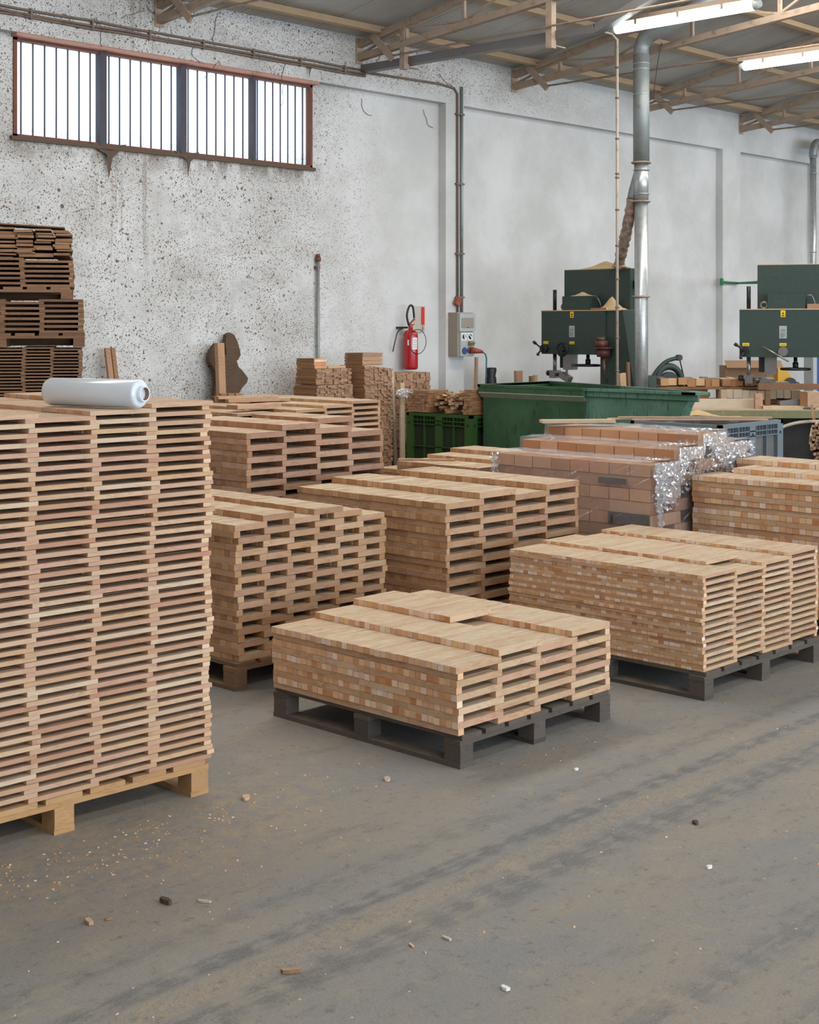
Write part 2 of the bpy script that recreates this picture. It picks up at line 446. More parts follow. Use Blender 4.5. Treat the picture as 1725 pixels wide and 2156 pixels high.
# stretch film on the wrapped load
t = NT('clear_stretch_film')
o = t.obj()
x, y, z = t.sep(o)
dg = t.math('SUBTRACT', x, y)
sv = t.n('ShaderNodeCombineXYZ')
t.put(sv.inputs[0], t.math('MULTIPLY', t.math('SUBTRACT', z, t.math('MULTIPLY', dg, 0.5)), 42.0))
t.put(sv.inputs[1], t.math('MULTIPLY', t.math('ADD', dg, t.math('MULTIPLY', z, 0.4)), 2.2))
w1 = t.noise(sv.outputs[0], 1.0, 4, 0.7, 0.3)
w2 = t.noise(t.mapping(o, scale=(3, 3, 1)), 9, 5, 0.7, 1.2)
gl = t.n('ShaderNodeBsdfGlossy')
gl.inputs['Roughness'].default_value = 0.2
gl.inputs['Color'].default_value = (0.95, 0.97, 1, 1)
bp = t.n('ShaderNodeBump')
bp.inputs['Strength'].default_value = 1.0
bp.inputs['Distance'].default_value = 0.03
t.put(bp.inputs['Height'], t.math('ADD', w1, w2))
t.t.links.new(bp.outputs[0], gl.inputs['Normal'])
tr = t.n('ShaderNodeBsdfTransparent')
tr.inputs[0].default_value = (0.97, 0.97, 0.98, 1)
df = t.n('ShaderNodeBsdfDiffuse')
df.inputs[0].default_value = (0.85, 0.88, 0.92, 1)
m0 = t.n('ShaderNodeMixShader')
m0.inputs[0].default_value = 0.35
t.t.links.new(gl.outputs[0], m0.inputs[1])
t.t.links.new(df.outputs[0], m0.inputs[2])
mx = t.n('ShaderNodeMixShader')
fold = t.math('ADD', 0.13, t.math('MULTIPLY', t.step(w1, 0.58, 0.70), 0.42))
up = t.step(t.sep(t.n('ShaderNodeNewGeometry').outputs['Normal'])[2], 0.6, 0.95)
fold = t.math('ADD', fold, t.math('MULTIPLY', up, 0.22))
t.put(mx.inputs[0], fold)
t.t.links.new(tr.outputs[0], mx.inputs[1])
t.t.links.new(m0.outputs[0], mx.inputs[2])
t.t.links.new(mx.outputs[0], t.out.inputs[0])
M['film'] = t.m

t = NT('crumpled_film')
gl = t.n('ShaderNodeBsdfGlossy')
gl.inputs['Roughness'].default_value = 0.1
df = t.n('ShaderNodeBsdfTranslucent')
df.inputs[0].default_value = (0.9, 0.92, 0.95, 1)
d2 = t.n('ShaderNodeBsdfDiffuse')
d2.inputs[0].default_value = (0.82, 0.84, 0.88, 1)
m0 = t.n('ShaderNodeMixShader')
m0.inputs[0].default_value = 0.5
t.t.links.new(gl.outputs[0], m0.inputs[1])
t.t.links.new(d2.outputs[0], m0.inputs[2])
tr = t.n('ShaderNodeBsdfTransparent')
mx = t.n('ShaderNodeMixShader')
mx.inputs[0].default_value = 0.5
t.t.links.new(tr.outputs[0], mx.inputs[1])
t.t.links.new(m0.outputs[0], mx.inputs[2])
t.t.links.new(mx.outputs[0], t.out.inputs[0])
M['crumple'] = t.m

t = NT('film_roll_white')
o = t.obj()
t.bump(t.noise(t.mapping(o, scale=(0.6, 14, 14)), 5, 4), 0.08, 0.004)
M['rollfilm'] = t.fin(t.mix(t.noise(t.mapping(o, scale=(1.2, 6, 6)), 4, 3), lin(206, 214, 220), lin(232, 236, 240)), 0.22, Coat_Weight=0.5, Subsurface_Weight=0.15)
M['rollend'] = simple('film_roll_end', lin(186, 190, 194), 0.4)
M['rollcorewhite'] = simple('white_core_rim', lin(222, 224, 226), 0.4)

t = NT('dusty_clear_hose')
o = t.obj()
c = t.mix(t.step(t.noise(o, 14, 5, 0.7), 0.35, 0.65), lin(120, 88, 66), lin(176, 156, 138))
t.bump(t.noise(o, 34, 4, 0.7, 1.0), 0.8, 0.02)
M['hose'] = t.fin(c, 0.22, Coat_Weight=0.6)


# ------------------------------------------------------------------ mesh helpers
class MB:
    def __init__(s):
        s.v, s.f, s.m, s.sm, s.pc = [], [], [], [], []

    def add(s, vs, fs, mi=0, smooth=False, pc=None):
        b = len(s.v)
        s.v += [tuple(p) for p in vs]
        s.pc += [tuple(p) for p in (pc if pc is not None else vs)]
        s.f += [tuple(b + i for i in f) for f in fs]
        s.m += [mi] * len(fs)
        s.sm += [smooth] * len(fs)
        return s

    def box(s, x0, y0, z0, x1, y1, z1, mi=0):
        v = [(x0, y0, z0), (x1, y0, z0), (x1, y1, z0), (x0, y1, z0), (x0, y0, z1), (x1, y0, z1), (x1, y1, z1), (x0, y1, z1)]
        f = [(0, 3, 2, 1), (4, 5, 6, 7), (0, 1, 5, 4), (1, 2, 6, 5), (2, 3, 7, 6), (3, 0, 4, 7)]
        return s.add(v, f, mi)

    def obox(s, c, size, rot=(0, 0, 0), mi=0, mi_end=None):
        R = Euler(rot).to_matrix()
        hx, hy, hz = (q / 2 for q in size)
        l = [(-hx, -hy, -hz), (hx, -hy, -hz), (hx, hy, -hz), (-hx, hy, -hz), (-hx, -hy, hz), (hx, -hy, hz), (hx, hy, hz), (-hx, hy, hz)]
        v = [Vector(c) + R @ Vector(p) for p in l]
        e = mi if mi_end is None else mi_end
        s.add(v, [(0, 3, 2, 1), (4, 5, 6, 7), (0, 1, 5, 4), (2, 3, 7, 6)], mi, pc=l)
        b = len(s.v) - 8
        s.f += [(b + 1, b + 2, b + 6, b + 5), (b + 3, b + 0, b + 4, b + 7)]
        s.m += [e, e]
        s.sm += [False, False]
        return s

    def bar(s, p, q, w, h, mi=0, up=(0, 0, 1)):
        p, q = Vector(p), Vector(q)
        d = (q - p).normalized()
        u = Vector(up)
        if abs(d.dot(u)) > 0.98: u = Vector((1, 0, 0))
        a = d.cross(u).normalized() * w / 2
        b = a.cross(d).normalized() * h / 2
        v = [p - a - b, p + a - b, p + a + b, p - a + b, q - a - b, q + a - b, q + a + b, q - a + b]
        L = (q - p).length
        pc = [(0, -w / 2, -h / 2), (0, w / 2, -h / 2), (0, w / 2, h / 2), (0, -w / 2, h / 2), (L, -w / 2, -h / 2), (L, w / 2, -h / 2), (L, w / 2, h / 2), (L, -w / 2, h / 2)]
        return s.add(v, [(3, 2, 1, 0), (4, 5, 6, 7), (0, 1, 5, 4), (1, 2, 6, 5), (2, 3, 7, 6), (3, 0, 4, 7)], mi, pc=pc)

    def tube(s, pts, r, seg=8, mi=0, caps=True, smooth=True):
        pts = [Vector(p) for p in pts]
        n = len(pts)
        rs = r if isinstance(r, (list, tuple)) else [r] * n
        rings = []
        prev = None
        for i, p in enumerate(pts):
            d = (pts[min(i + 1, n - 1)] - pts[max(i - 1, 0)]).normalized()
            if prev is None:
                a = d.orthogonal().normalized()
            else:
                a = (prev - d * prev.dot(d)).normalized()
            prev = a
            b = d.cross(a)
            rings.append([p + (a * math.cos(2 * PI * k / seg) + b * math.sin(2 * PI * k / seg)) * rs[i] for k in range(seg)])
        v = [q for ring in rings for q in ring]
        f = []
        for i in range(n - 1):
            for k in range(seg):
                f.append((i * seg + k, i * seg + (k + 1) % seg, (i + 1) * seg + (k + 1) % seg, (i + 1) * seg + k))
        s.add(v, f, mi, smooth)
        if caps:
            b0 = len(s.v) - len(v)
            s.f += [tuple(b0 + k for k in reversed(range(seg))), tuple(b0 + (n - 1) * seg + k for k in range(seg))]
            s.m += [mi, mi]
            s.sm += [False, False]
        return s

    def cyl(s, p, q, r, seg=16, mi=0, r2=None, smooth=True):
        return s.tube([p, q], [r, r if r2 is None else r2], seg, mi, True, smooth)

    def torus(s, c, R, r, axis='z', seg=24, rs=8, mi=0, a0=0, a1=2 * PI):
        full = abs(a1 - a0 - 2 * PI) < 1e-6
        pts = []
        for i in range(seg + 1):
            a = a0 + (a1 - a0) * i / seg
            x, y = R * math.cos(a), R * math.sin(a)
            pts.append(Vector(c) + Vector({'z': (x, y, 0), 'y': (x, 0, y), 'x': (0, x, y)}[axis]))
        return s.tube(pts, r, rs, mi, not full)

    def prism(s, pts, d, axis='x', mi=0, at=0.0):
        """Extrude a 2-D outline. axis x: pts are (y,z); y: (x,z); z: (x,y)."""
        def P(a, b, k):
            return {'x': (k, a, b), 'y': (a, k, b), 'z': (a, b, k)}[axis]
        n = len(pts)
        v = [P(a, b, at) for a, b in pts] + [P(a, b, at + d) for a, b in pts]
        f = [tuple(range(n)), tuple(reversed(range(n, 2 * n)))] + [(i, n + i, n + (i + 1) % n, (i + 1) % n) for i in range(n)]
        s.add(v, f, mi)
        return s

    def mesh(s, name, mats):
        me = bpy.data.meshes.new(name)
        me.from_pydata(s.v, [], s.f)
        for m in (mats if isinstance(mats, (list, tuple)) else [mats]):
            me.materials.append(M[m] if isinstance(m, str) else m)
        me.polygons.foreach_set('material_index', s.m)
        me.polygons.foreach_set('use_smooth', s.sm)
        a = me.attributes.new('pc', 'FLOAT_VECTOR', 'POINT')
        a.data.foreach_set('vector', np.array(s.pc, dtype=np.float32).ravel())
        me.update()
        return me

    def build(s, name, mats, parent=None, loc=None, rot=None):
        return put(name, s.mesh(name, mats), parent, loc, rot)


def put(name, me, parent=None, loc=None, rot=None):
    o = bpy.data.objects.new(name, me)
    COL.objects.link(o)
    if parent is not None: o.parent = parent
    if loc is not None: o.location = loc
    if rot is not None: o.rotation_euler = rot
    return o


def tag(o, label, cat, group=None, kind=None):
    o['label'] = label
    o['category'] = cat
    if group: o['group'] = group
    if kind: o['kind'] = kind
    return o


def thing(name, label, cat, loc=(0, 0, 0), rz=0.0, group=None):
    o = bpy.data.objects.new(name, None)
    o.empty_display_size = 0.1
    COL.objects.link(o)
    o.location = loc
    o.rotation_euler = (0, 0, rz)
    return tag(o, label, cat, group)


def struct(o):
    o['kind'] = 'structure'
    return o


def text(body, size, parent, loc, rot, mat, name='lettering', depth=0.0006):
    cu = bpy.data.curves.new(name, 'FONT')
    cu.body = body
    cu.size = size
    cu.extrude = depth
    cu.align_x = 'CENTER'
    cu.align_y = 'CENTER'
    cu.materials.append(M[mat])
    tmp = bpy.data.objects.new(name, cu)
    COL.objects.link(tmp)
    me = bpy.data.meshes.new_from_object(tmp)
    bpy.data.objects.remove(tmp)
    o = put(name, me, parent)
    o.location = loc
    o.rotation_euler = rot
    return o


def smooth_path(pts, n=6):
    out = []
    P_ = [Vector(p) for p in pts]
    for i in range(len(P_) - 1):
        a = P_[max(0, i - 1)]; b = P_[i]; c_ = P_[i + 1]; d = P_[min(len(P_) - 1, i + 2)]
        for k_ in range(n):
            t_ = k_ / n
            out.append(0.5 * ((2 * b) + (c_ - a) * t_ + (2 * a - 5 * b + 4 * c_ - d) * t_ ** 2 + (3 * b - a - 3 * c_ + d) * t_ ** 3))
    out.append(P_[-1])
    return out


# ------------------------------------------------------------------ the hall: floor, wall, window, roof
WV, WP = 11.05, 10.94          # recessed wall panel, proud frame of pilasters and beam
SL = 0.18
def roof_z(v): return 4.87 + SL * (WP - v)

fl = MB()
fl.add([(-9, -14, 0), (34, -14, 0), (34, 11.4, 0), (-9, 11.4, 0)], [(0, 1, 2, 3)])
struct(fl.build('floor', 'floor'))

X0, X1 = 6.563, 10.06          # window
Z0, Z1 = 3.43, 4.305
wb = MB()
for a, b, c_, d in ((-9, X0, 0, 5.4), (X1, 34, 0, 5.4), (X0, X1, 0, Z0), (X0, X1, Z1, 5.4)):
    wb.box(a, WV, c_, b, WV + 0.25, d)
struct(wb.build('wall_back', 'wall'))
k = 1
def trim(x0, x1, z0, z1):
    global k
    o = MB().box(x0, WP, z0, x1, WV + 0.02, z1).build('trim_%d' % k, 'wall')
    struct(o)
    k += 1
trim(-9, 34, 4.32, 5.35)       # ring beam above the panels
for a, b in ((12.02, 12.33), (17.93, 18.42), (20.62, 21.0), (26, 26.4)):
    trim(a, b, 0, 4.32)
struct(MB().box(-9.2, -14, 0, -9, 11.3, 7.2).build('wall_left', 'wall'))
struct(MB().box(34, -14, 0, 34.2, 11.3, 7.2).build('wall_right', 'wall'))

win = bpy.data.objects.new('window_1', None)
COL.objects.link(win)
struct(win)
FR = MB()
yw = WV - 0.015
FR.box(X0, yw, Z0, X0 + 0.035, WV + 0.06, Z1)
FR.box(X1 - 0.03, yw, Z0, X1, WV + 0.06, Z1)
FR.box(X0, yw, Z0, X1, WV + 0.06, Z0 + 0.025)
FR.box(X0, yw, Z1 - 0.035, X1, WV + 0.06, Z1)
FR.build('window_frame', 'rust', win)
MB().box(X0 - 0.02, WP + 0.01, Z1 - 0.012, X1 + 0.02, WV, Z1 + 0.018).build('lintel_edge', 'pink_tint', win)
MB().box(X0 - 0.03, WV - 0.035, Z0 - 0.03, X1 + 0.03, WV, Z0 + 0.004).build('window_sill', 'web', win)
wx = [X0, 7.475, 8.385, 9.265, X1]
random.seed(3)
for i in range(4):
    a, b = wx[i] + 0.03, wx[i + 1] - 0.03
    MB().box(a, WV + 0.055, Z0 + 0.02, b, WV + 0.06, Z1 - 0.03).build('pane', 'pane', win)
    for j in range(1, 8):
        xx = a + (b - a) * (j - 0.35) / 7.2
        MB().box(xx - 0.005, WV + 0.04, Z0 + 0.02, xx + 0.005, WV + 0.054, Z1 - 0.03).build('glazing_rib', 'mullion', win)
for i, x_ in enumerate(wx[1:-1]):
    h = (0.036, 0.034, 0.022)[i]
    MB().box(x_ - h, yw - 0.01, Z0, x_ + h, WV + 0.05, Z1 - 0.02).build('mullion', 'mullion', win)

# roof lining: slopes up from the wall to a ridge and down again
rf = MB()
rv = [(WV + 0.2, roof_z(WV + 0.2)), (-1.0, roof_z(-1.0)), (-14, roof_z(-1.0) - 13 * SL)]
prof = []
for (a, za), (b, zb) in zip(rv, rv[1:]):
    rf.add([(-9.2, a, za), (34.2, a, za), (34.2, b, zb), (-9.2, b, zb)], [(0, 1, 2, 3)])
    rf.add([(-9.2, a, za + 0.06), (34.2, a, za + 0.06), (34.2, b, zb + 0.06), (-9.2, b, zb + 0.06)], [(3, 2, 1, 0)])
ceil = struct(rf.build('ceiling', 'roof'))
for i in range(9):
    v = 10.6 - 1.15 * i
    z = roof_z(v) - 0.04
    m_ = MB()
    m_.bar((-8, v, z), (33, v, z), 0.05, 0.075)
    m_.bar((-8, v - 0.02, z - 0.035), (33, v - 0.02, z - 0.035), 0.09, 0.006)
    o_ = m_.build('purlin', 'purlin', ceil)

# steel trusses (one per bay)
tr_lab = ['dusty steel roof truss over the window, nearest the camera end of the wall',
          'dusty steel roof truss meeting the wall just past the window, above the grey channel',
          'dusty steel roof truss between the window and the big round duct',
          'dusty steel roof truss landing on the wall right behind the big round duct',
          'dusty steel roof truss landing beyond the round duct, over the rear band saw',
          'farthest dusty steel roof truss, past the bent galvanised duct']
for i, u in enumerate((8.03, 10.64, 13.23, 15.85, 18.42, 21.0)):
    T = thing('roof_truss', tr_lab[i], 'truss', (u, WP, 4.6), 0, 'steel roof trusses')
    v_end = 2.6
    def loc(v, z): return (0, v - WP, z - 4.6)
    def top(v): return 4.785 + SL * (WP - v)
    def bot(v): return 4.645 + 0.088 * (WP - v)
    MB().bar(loc(WP, top(WP)), loc(v_end, top(v_end)), 0.07, 0.075).build('top_chord', 'steel_dusty', T)
    MB().bar(loc(WP, bot(WP)), loc(v_end, bot(v_end)), 0.07, 0.07).build('bottom_chord', 'steel_dusty', T)
    MB().box(-0.05, -0.012, -0.02, 0.05, 0, 0.26).build('end_plate', 'steel_dusty', T)
    vs = [10.24, 9.44, 8.45, 7.4, 6.3, 5.2, 4.1]
    for j, v in enumerate(vs):
        MB().bar(loc(v, bot(v) + 0.03), loc(v, top(v) - 0.03), 0.035, 0.035).build('vertical', 'steel_dusty', T)
        v2 = vs[j - 1] if j else WP - 0.05
        (MB().bar(loc(v2, top(v2) - 0.04) if j % 2 else loc(v2, bot(v2) + 0.04), loc(v, bot(v) + 0.04) if j % 2 else loc(v, top(v) - 0.04), 0.022, 0.022)).build('diagonal', 'steel_dusty', T)
    MB().bar((-0.05, 10.69 - WP, 4.85 - 4.6), (-0.05, 10.39 - WP, 4.56 - 4.6), 0.03, 0.07).build('strut', 'steel_dusty', T)
    MB().tube([(-0.05, 10.42 - WP, 4.59 - 4.6), (-0.05, 3.2 - WP, 4.62 - 4.6)], 0.011, 6).build('tie_rod', 'steel_dusty', T)

# grey channel rail hung on square posts under the second truss
ch = thing('channel_rail', 'grey steel channel rail hung on square posts, running out from the wall', 'rail', (10.72, WP, 4.5))
def chan(p, q):
    m_ = MB()
    m_.bar(p, q, 0.10, 0.012)
    a, b = Vector(p), Vector(q)
    for sx in (-0.05, 0.05):
        m_.bar(a + Vector((sx, 0, 0.035)), b + Vector((sx, 0, 0.035)), 0.008, 0.08)
    return m_
chan((0, 0, 0), (0, 7.86 - WP, -0.01)).build('rail_section', 'channel', ch)
chan((0, 7.86 - WP, -0.01), (0.0, 6.2 - WP, 0.55)).build('rail_section', 'channel', ch)
for v, zb in ((10.27, -0.06), (8.35, -0.10)):
    MB().box(-0.11, v - WP - 0.035, zb, -0.04 - 0.0, v - WP + 0.035, roof_z(v) - 4.5 - 0.08).build('hanger_post', 'steel_dusty', ch)
    MB().bar((-0.07, v - WP, zb + 0.03), (0.12, v - WP, zb + 0.03), 0.05, 0.012).build('bracket', 'steel_dusty', ch)

# fluorescent lamps on the tie rods
def lamp(u, v, z, label):
    L = thing('fluorescent_lamp', label, 'lamp', (u, v, z), 0, 'ceiling lamps')
    MB().box(-0.05, -1.55, 0.045, 0.05, 0.0, 0.085).build('housing', 'steel_dusty', L)
    MB().tube([(0, -0.06, 0), (0, -1.49, 0)], 0.048, 12).build('diffuser', 'lit', L)
    MB().tube([(0, 0.0, 0.004), (0, -0.06, 0)], [0.03, 0.049], 12).build('end_cap', 'lampend', L)
    MB().tube([(0, -1.49, 0), (0, -1.55, 0.004)], [0.049, 0.03], 12).build('end_cap', 'lampend', L)
    for q in (0.3, 0.75, 1.2):
        MB().box(-0.054, -q - 0.012, -0.0, 0.054, -q + 0.012, 0.05).build('clip', 'steel_dusty', L)
lamp(10.85, 7.80, 4.53, 'lit fluorescent lamp nearest the camera, in front of the round duct')
lamp(13.2, 7.85, 4.50, 'lit fluorescent lamp farther away, beyond the round duct')

# ------------------------------------------------------------------ conduits and pipes on the wall
c1 = thing('cable_conduit', 'dirty pair of cable conduits running along the ring beam above the window', 'conduit', (5, WP, 4.5))
random.seed(8)
for dz, dy in ((0.02, 0.0), (-0.02, 0.0), (-0.045, 0.0)):
    pts = [(q, -0.02, dz + random.uniform(-0.006, 0.006)) for q in np.linspace(0, 5.72, 16)]
    MB().tube(pts, 0.011, 6).build('conduit_tube', 'cable', c1)
for q in np.linspace(0.4, 5.4, 9):
    MB().box(q, -0.035, -0.06, q + 0.02, 0, 0.035).build('clamp', 'cable', c1)
c2 = thing('drop_conduit', 'two grey conduits bending down the pilaster to the socket box', 'conduit', (12.0, WP, 4.5))
MB().tube([(-1.28, -0.02, 0), (-0.1, -0.02, 0.02), (0.14, -0.02, 0.0), (0.2, -0.02, -0.06), (0.2, -0.02, -2.56)], 0.013, 8).build('conduit_tube', 'cable', c2)
MB().tube([(0.27, -0.02, 0.03), (0.27, -0.02, -2.56)], 0.017, 8).build('conduit_tube', 'galv_old', c2)
for z in (-0.3, -1.1, -1.9, -2.4):
    MB().box(0.17, -0.04, z, 0.30, 0, z + 0.02).build('clamp', 'cable', c2)
MB().obox((0.17, -0.05, -2.44), (0.07, 0.04, 0.09), (0, 0.5, 0)).build('junction_cover', 'plugred', c2)

wp = thing('wall_pipe', 'thin upright rusty pipe with a flanged cap fixed to the speckled wall', 'pipe', (10.12, WV - 0.035, 0))
MB().cyl((0, 0, 0), (0, 0, 2.5), 0.017, 10).build('pipe', 'galv_old', wp)
MB().cyl((0, 0, 2.46), (0, 0, 2.50), 0.03, 12).cyl((-0.0, 0, 2.50), (0, 0, 2.535), 0.022, 12).build('pipe_cap', 'rust', wp)
MB().box(-0.03, 0.0, 2.38, 0.03, 0.035, 2.41).build('bracket', 'rust', wp)

# cobweb threads hanging on the dirty part of the wall
random.seed(21)
for i in range(14):
    x_ = random.uniform(6.3, 12.6); z_ = random.uniform(4.05, 4.8)
    y_ = (WP if z_ > 4.33 else WV) - 0.006
    p = [(0, 0, 0)]
    a = random.uniform(-2.6, -0.6)
    for j in range(8):
        a += random.uniform(-0.7, 0.7)
        p.append((p[-1][0] + 0.035 * math.cos(a), -abs(random.gauss(0, 0.004)), p[-1][2] + 0.035 * math.sin(a)))
    o_ = MB().tube(p, 0.0028, 4).build('cobweb_strand', 'web', None, (x_, y_, z_))
    tag(o_, 'dusty cobweb strand hanging on the wall around the window', 'cobweb', 'cobweb strands')
for x_, y_, z_, s_ in ((7.52, WV - 0.02, Z0 - 0.0, 1.2), (8.42, WV - 0.02, Z0 + 0.01, 0.9), (9.9, WP - 0.01, 4.47, 0.5)):
    m_ = MB()
    p = [(-0.16, 0, 0.02), (-0.08, -0.02, -0.04), (-0.02, -0.03, -0.07), (0.0, -0.02, -0.26), (0.03, -0.03, -0.09), (0.1, -0.02, -0.03), (0.18, 0, 0.03), (0, 0.02, 0.0)]
    p = [(a * s_, b, c_ * s_) for a, b, c_ in p]
    m_.add(p, [(0, 1, 7), (1, 2, 7), (2, 3, 4), (2, 4, 7), (4, 5, 7), (5, 6, 7)])
    o_ = m_.build('cobweb_clump', 'web', None, (x_, y_, z_))
    tag(o_, {1.2: 'dense brown cobweb hanging from the foot of the first window mullion', 0.9: 'brown cobweb hanging from the foot of the second window mullion', 0.5: 'small cobweb under the conduits above the window end'}[s_], 'cobweb')


# ------------------------------------------------------------------ pallets and loads
PM = {}
def piece(L, w, t_, mats):
    key = (round(L, 4), round(w, 4), round(t_, 4), mats)
    if key not in PM:
        PM[key] = MB().obox((0, 0, 0), (L, w, t_), mi=0, mi_end=1).mesh('plank', mats)
    return PM[key]


def pallet(label, x, y, W_, D_, mat, rz=0, group='pallets', H=0.133, solid=False):
    """x,y is the corner nearest the camera; skids and deck boards run in local Y, cross boards in X."""
    P = thing('pallet', label, 'pallet', (x, y, 0), rz, group)
    t_ = 0.02
    bw, bd = 0.082, 0.088
    zb = H - 2 * t_
    for i in range(3):
        xx = i * (W_ - bw) / 2
        MB().obox((xx + bw / 2, D_ / 2, t_ / 2), (bw, D_, t_)).build('skid_board', mat, P)
        for j in range(3):
            yy = j * (D_ - bd) / 2
            MB().obox((xx + bw / 2, yy + bd / 2, (zb + t_) / 2), (bw - 0.004, bd - 0.002 * j, zb - t_)).build('block', mat, P)
    for j in range(3):
        yy = j * (D_ - bd) / 2
        MB().obox((W_ / 2, yy + bd / 2, zb + t_ / 2), (W_, bd, t_)).build('cross_board', mat, P)
    n = 7
    dw = W_ / n
    for i in range(n):
        MB().obox((dw * (i + 0.5), D_ / 2, zb + 1.5 * t_), (dw * 0.82, D_, t_ - 0.001)).build('deck_board', mat, P)
    return P


def load(label, x, y, z, cols, L, pitch, D, w, t_, mats, rz=0, group=None, seed=1, jit=0.004, drift=0.006,
         maxparts=300, show_u=True, zmin=0.0, name='plank_stack', cat='wood stack', warp=0.0, lean=(0, 0), dark=None):
    """A crib-piled load: columns along local X; in every other layer the pieces lie along X side by side, the
    layers between hold a row of pieces along Y at the outer edges; neighbouring columns interlock."""
    rnd = random.Random(seed)
    R = thing(name, label, cat, (x, y, z), rz, group)
    o = L - pitch
    n = max(1, round(D / w))
    w = D / n
    P = []                                   # (cx, cy, cz, along_y, L, w, priority)
    ns = [c if isinstance(c, int) else c[0] for c in cols]
    ex = [[] if isinstance(c, int) else c[1] for c in cols]
    nc = len(cols)
    ph = rnd.uniform(0, 6)
    for i in range(nc):
        layers = {}
        for kk in range(1, ns[i] + 1):
            layers.setdefault(kk, []).append(((ns[i] - kk) % 2 == 0, 0.0, 1.0, kk == ns[i]))
        for (nt, f0, f1) in ex[i]:
            for kk in range(ns[i] + 1, nt + 1):
                layers.setdefault(kk, []).append(((nt - kk) % 2 == 0, f0, f1, kk == nt))
        for kk, ls in layers.items():
            zc = (kk - 0.5) * t_
            if kk <= ns[i] and (ns[i] - kk) % 2 == 1:  # fillers added inside to block light and darken the openings
                P.append((i * pitch + L / 2, D - 0.03, zc, False, pitch * 0.84, 0.03, 0))
                P.append((i * pitch + L / 2, D * 0.5, zc, False, pitch * 0.84, 0.03, 0))
            sx = rnd.uniform(-jit, jit) * 1.6 + drift * math.sin(kk * 0.23 + ph + i) + lean[0] * zc
            sy = rnd.uniform(-jit, jit) + lean[1] * zc
            for isA, f0, f1, top_ in ls:
                if isA:
                    j = 0
                    for j in range(n):
                        f = (j + 0.5) / n
                        if f < f0 or f > f1: continue
                        wj = w
                        first = (j == 0) or (f - 1.0 / n < f0)
                        pr = 0
                        if first: pr = 1000
                        elif top_: pr = 600 + 60 * (1 - f)
                        elif i == 0 and show_u: pr = 100 + 100 * (1 - f) + zc
                        if zc + z < zmin: pr = 0
                        P.append((i * pitch + L / 2 + sx + rnd.uniform(-jit, jit) * (0.5 if pr < 900 else 1), (j + 0.5) * w + sy + rnd.uniform(-0.0006, 0.0006),
                                  zc + warp * math.sin(f * 9 + i) + (rnd.uniform(-0.0012, 0.0008) if top_ else rnd.uniform(-0.0006, 0.0006)), False, L, w * 0.955, pr))
                else:
                    Lb = 0.27
                    nb = max(1, round((f1 - f0) * D / Lb))
                    Lb = (f1 - f0) * D / nb
                    for side in (0, 1):
                        q = i + (1 if side else -1)
                        if 0 <= q < nc and kk <= ns[q] and (ns[q] - kk) % 2 == 0:
                            continue
                        if 0 <= q < nc and kk <= ns[q] and side == 1:
                            continue
                        bx = i * pitch + (L - o / 2 if side else o / 2)
                        for j in range(nb):
                            pr = 0
                            if side == 0 and i == 0 and show_u: pr = 500 + 50 * (1 - j / nb)
                            elif j == 0: pr = 450
                            if zc + z < zmin: pr = 0
                            P.append((bx + sx, f0 * D + (j + 0.5) * Lb + sy, zc, True, Lb * 0.995, max(0.02, o * 0.95), pr))
    P.sort(key=lambda p: -p[6])
    vis = [p for p in P[:maxparts] if p[6] > 0]
    rest = [p for p in P[maxparts:]] + [p for p in P[:maxparts] if p[6] <= 0]
    for (cx, cy, cz, ay, l, ww, pr) in vis:
        me = piece(l, ww, t_ * 0.955, mats)
        ob = put('plank', me, R, (cx, cy, cz), (rnd.uniform(-1, 1) * 0.002, rnd.uniform(-1, 1) * 0.004, (PI / 2 if ay else 0) + rnd.uniform(-0.004, 0.004)))
    if rest:
        N = len(rest)
        A = np.array([(p[0], p[1], p[2], p[4], p[5], t_ * 0.955, 1.0 if p[3] else 0.0) for p in rest])
        sg = np.array([(-1, -1, -1), (1, -1, -1), (1, 1, -1), (-1, 1, -1), (-1, -1, 1), (1, -1, 1), (1, 1, 1), (-1, 1, 1)]) * 0.5
        loc_ = sg[None] * A[:, None, 3:6]
        wv = loc_.copy()
        ay = A[:, 6] > 0.5
        wv[ay, :, 0] = -loc_[ay, :, 1]
        wv[ay, :, 1] = loc_[ay, :, 0]
        wv += A[:, None, 0:3]
        fb = np.array([(0, 3, 2, 1), (4, 5, 6, 7), (0, 1, 5, 4), (2, 3, 7, 6), (1, 2, 6, 5), (3, 0, 4, 7)])
        F = (fb[None] + (np.arange(N) * 8)[:, None, None]).reshape(-1)
        me = bpy.data.meshes.new('inner_planks')
        me.vertices.add(N * 8)
        me.vertices.foreach_set('co', wv.astype(np.float32).ravel())
        me.loops.add(N * 24)
        me.loops.foreach_set('vertex_index', F.astype(np.int32))
        me.polygons.add(N * 6)
        me.polygons.foreach_set('loop_start', np.arange(0, N * 24, 4, dtype=np.int32))
        me.polygons.foreach_set('use_smooth', np.zeros(N * 6, dtype=bool))
        me.polygons.foreach_set('material_index', np.tile(np.array([0, 0, 0, 0, 1, 1], dtype=np.int32), N))
        for m_ in mats: me.materials.append(M[m_])
        at = me.attributes.new('pc', 'FLOAT_VECTOR', 'POINT')
        at.data.foreach_set('vector', loc_.astype(np.float32).ravel())
        me.update(calc_edges=True)
        me.validate()
        ob = put('inner_planks', me, R)
        ob['kind'] = 'stuff'
    return R


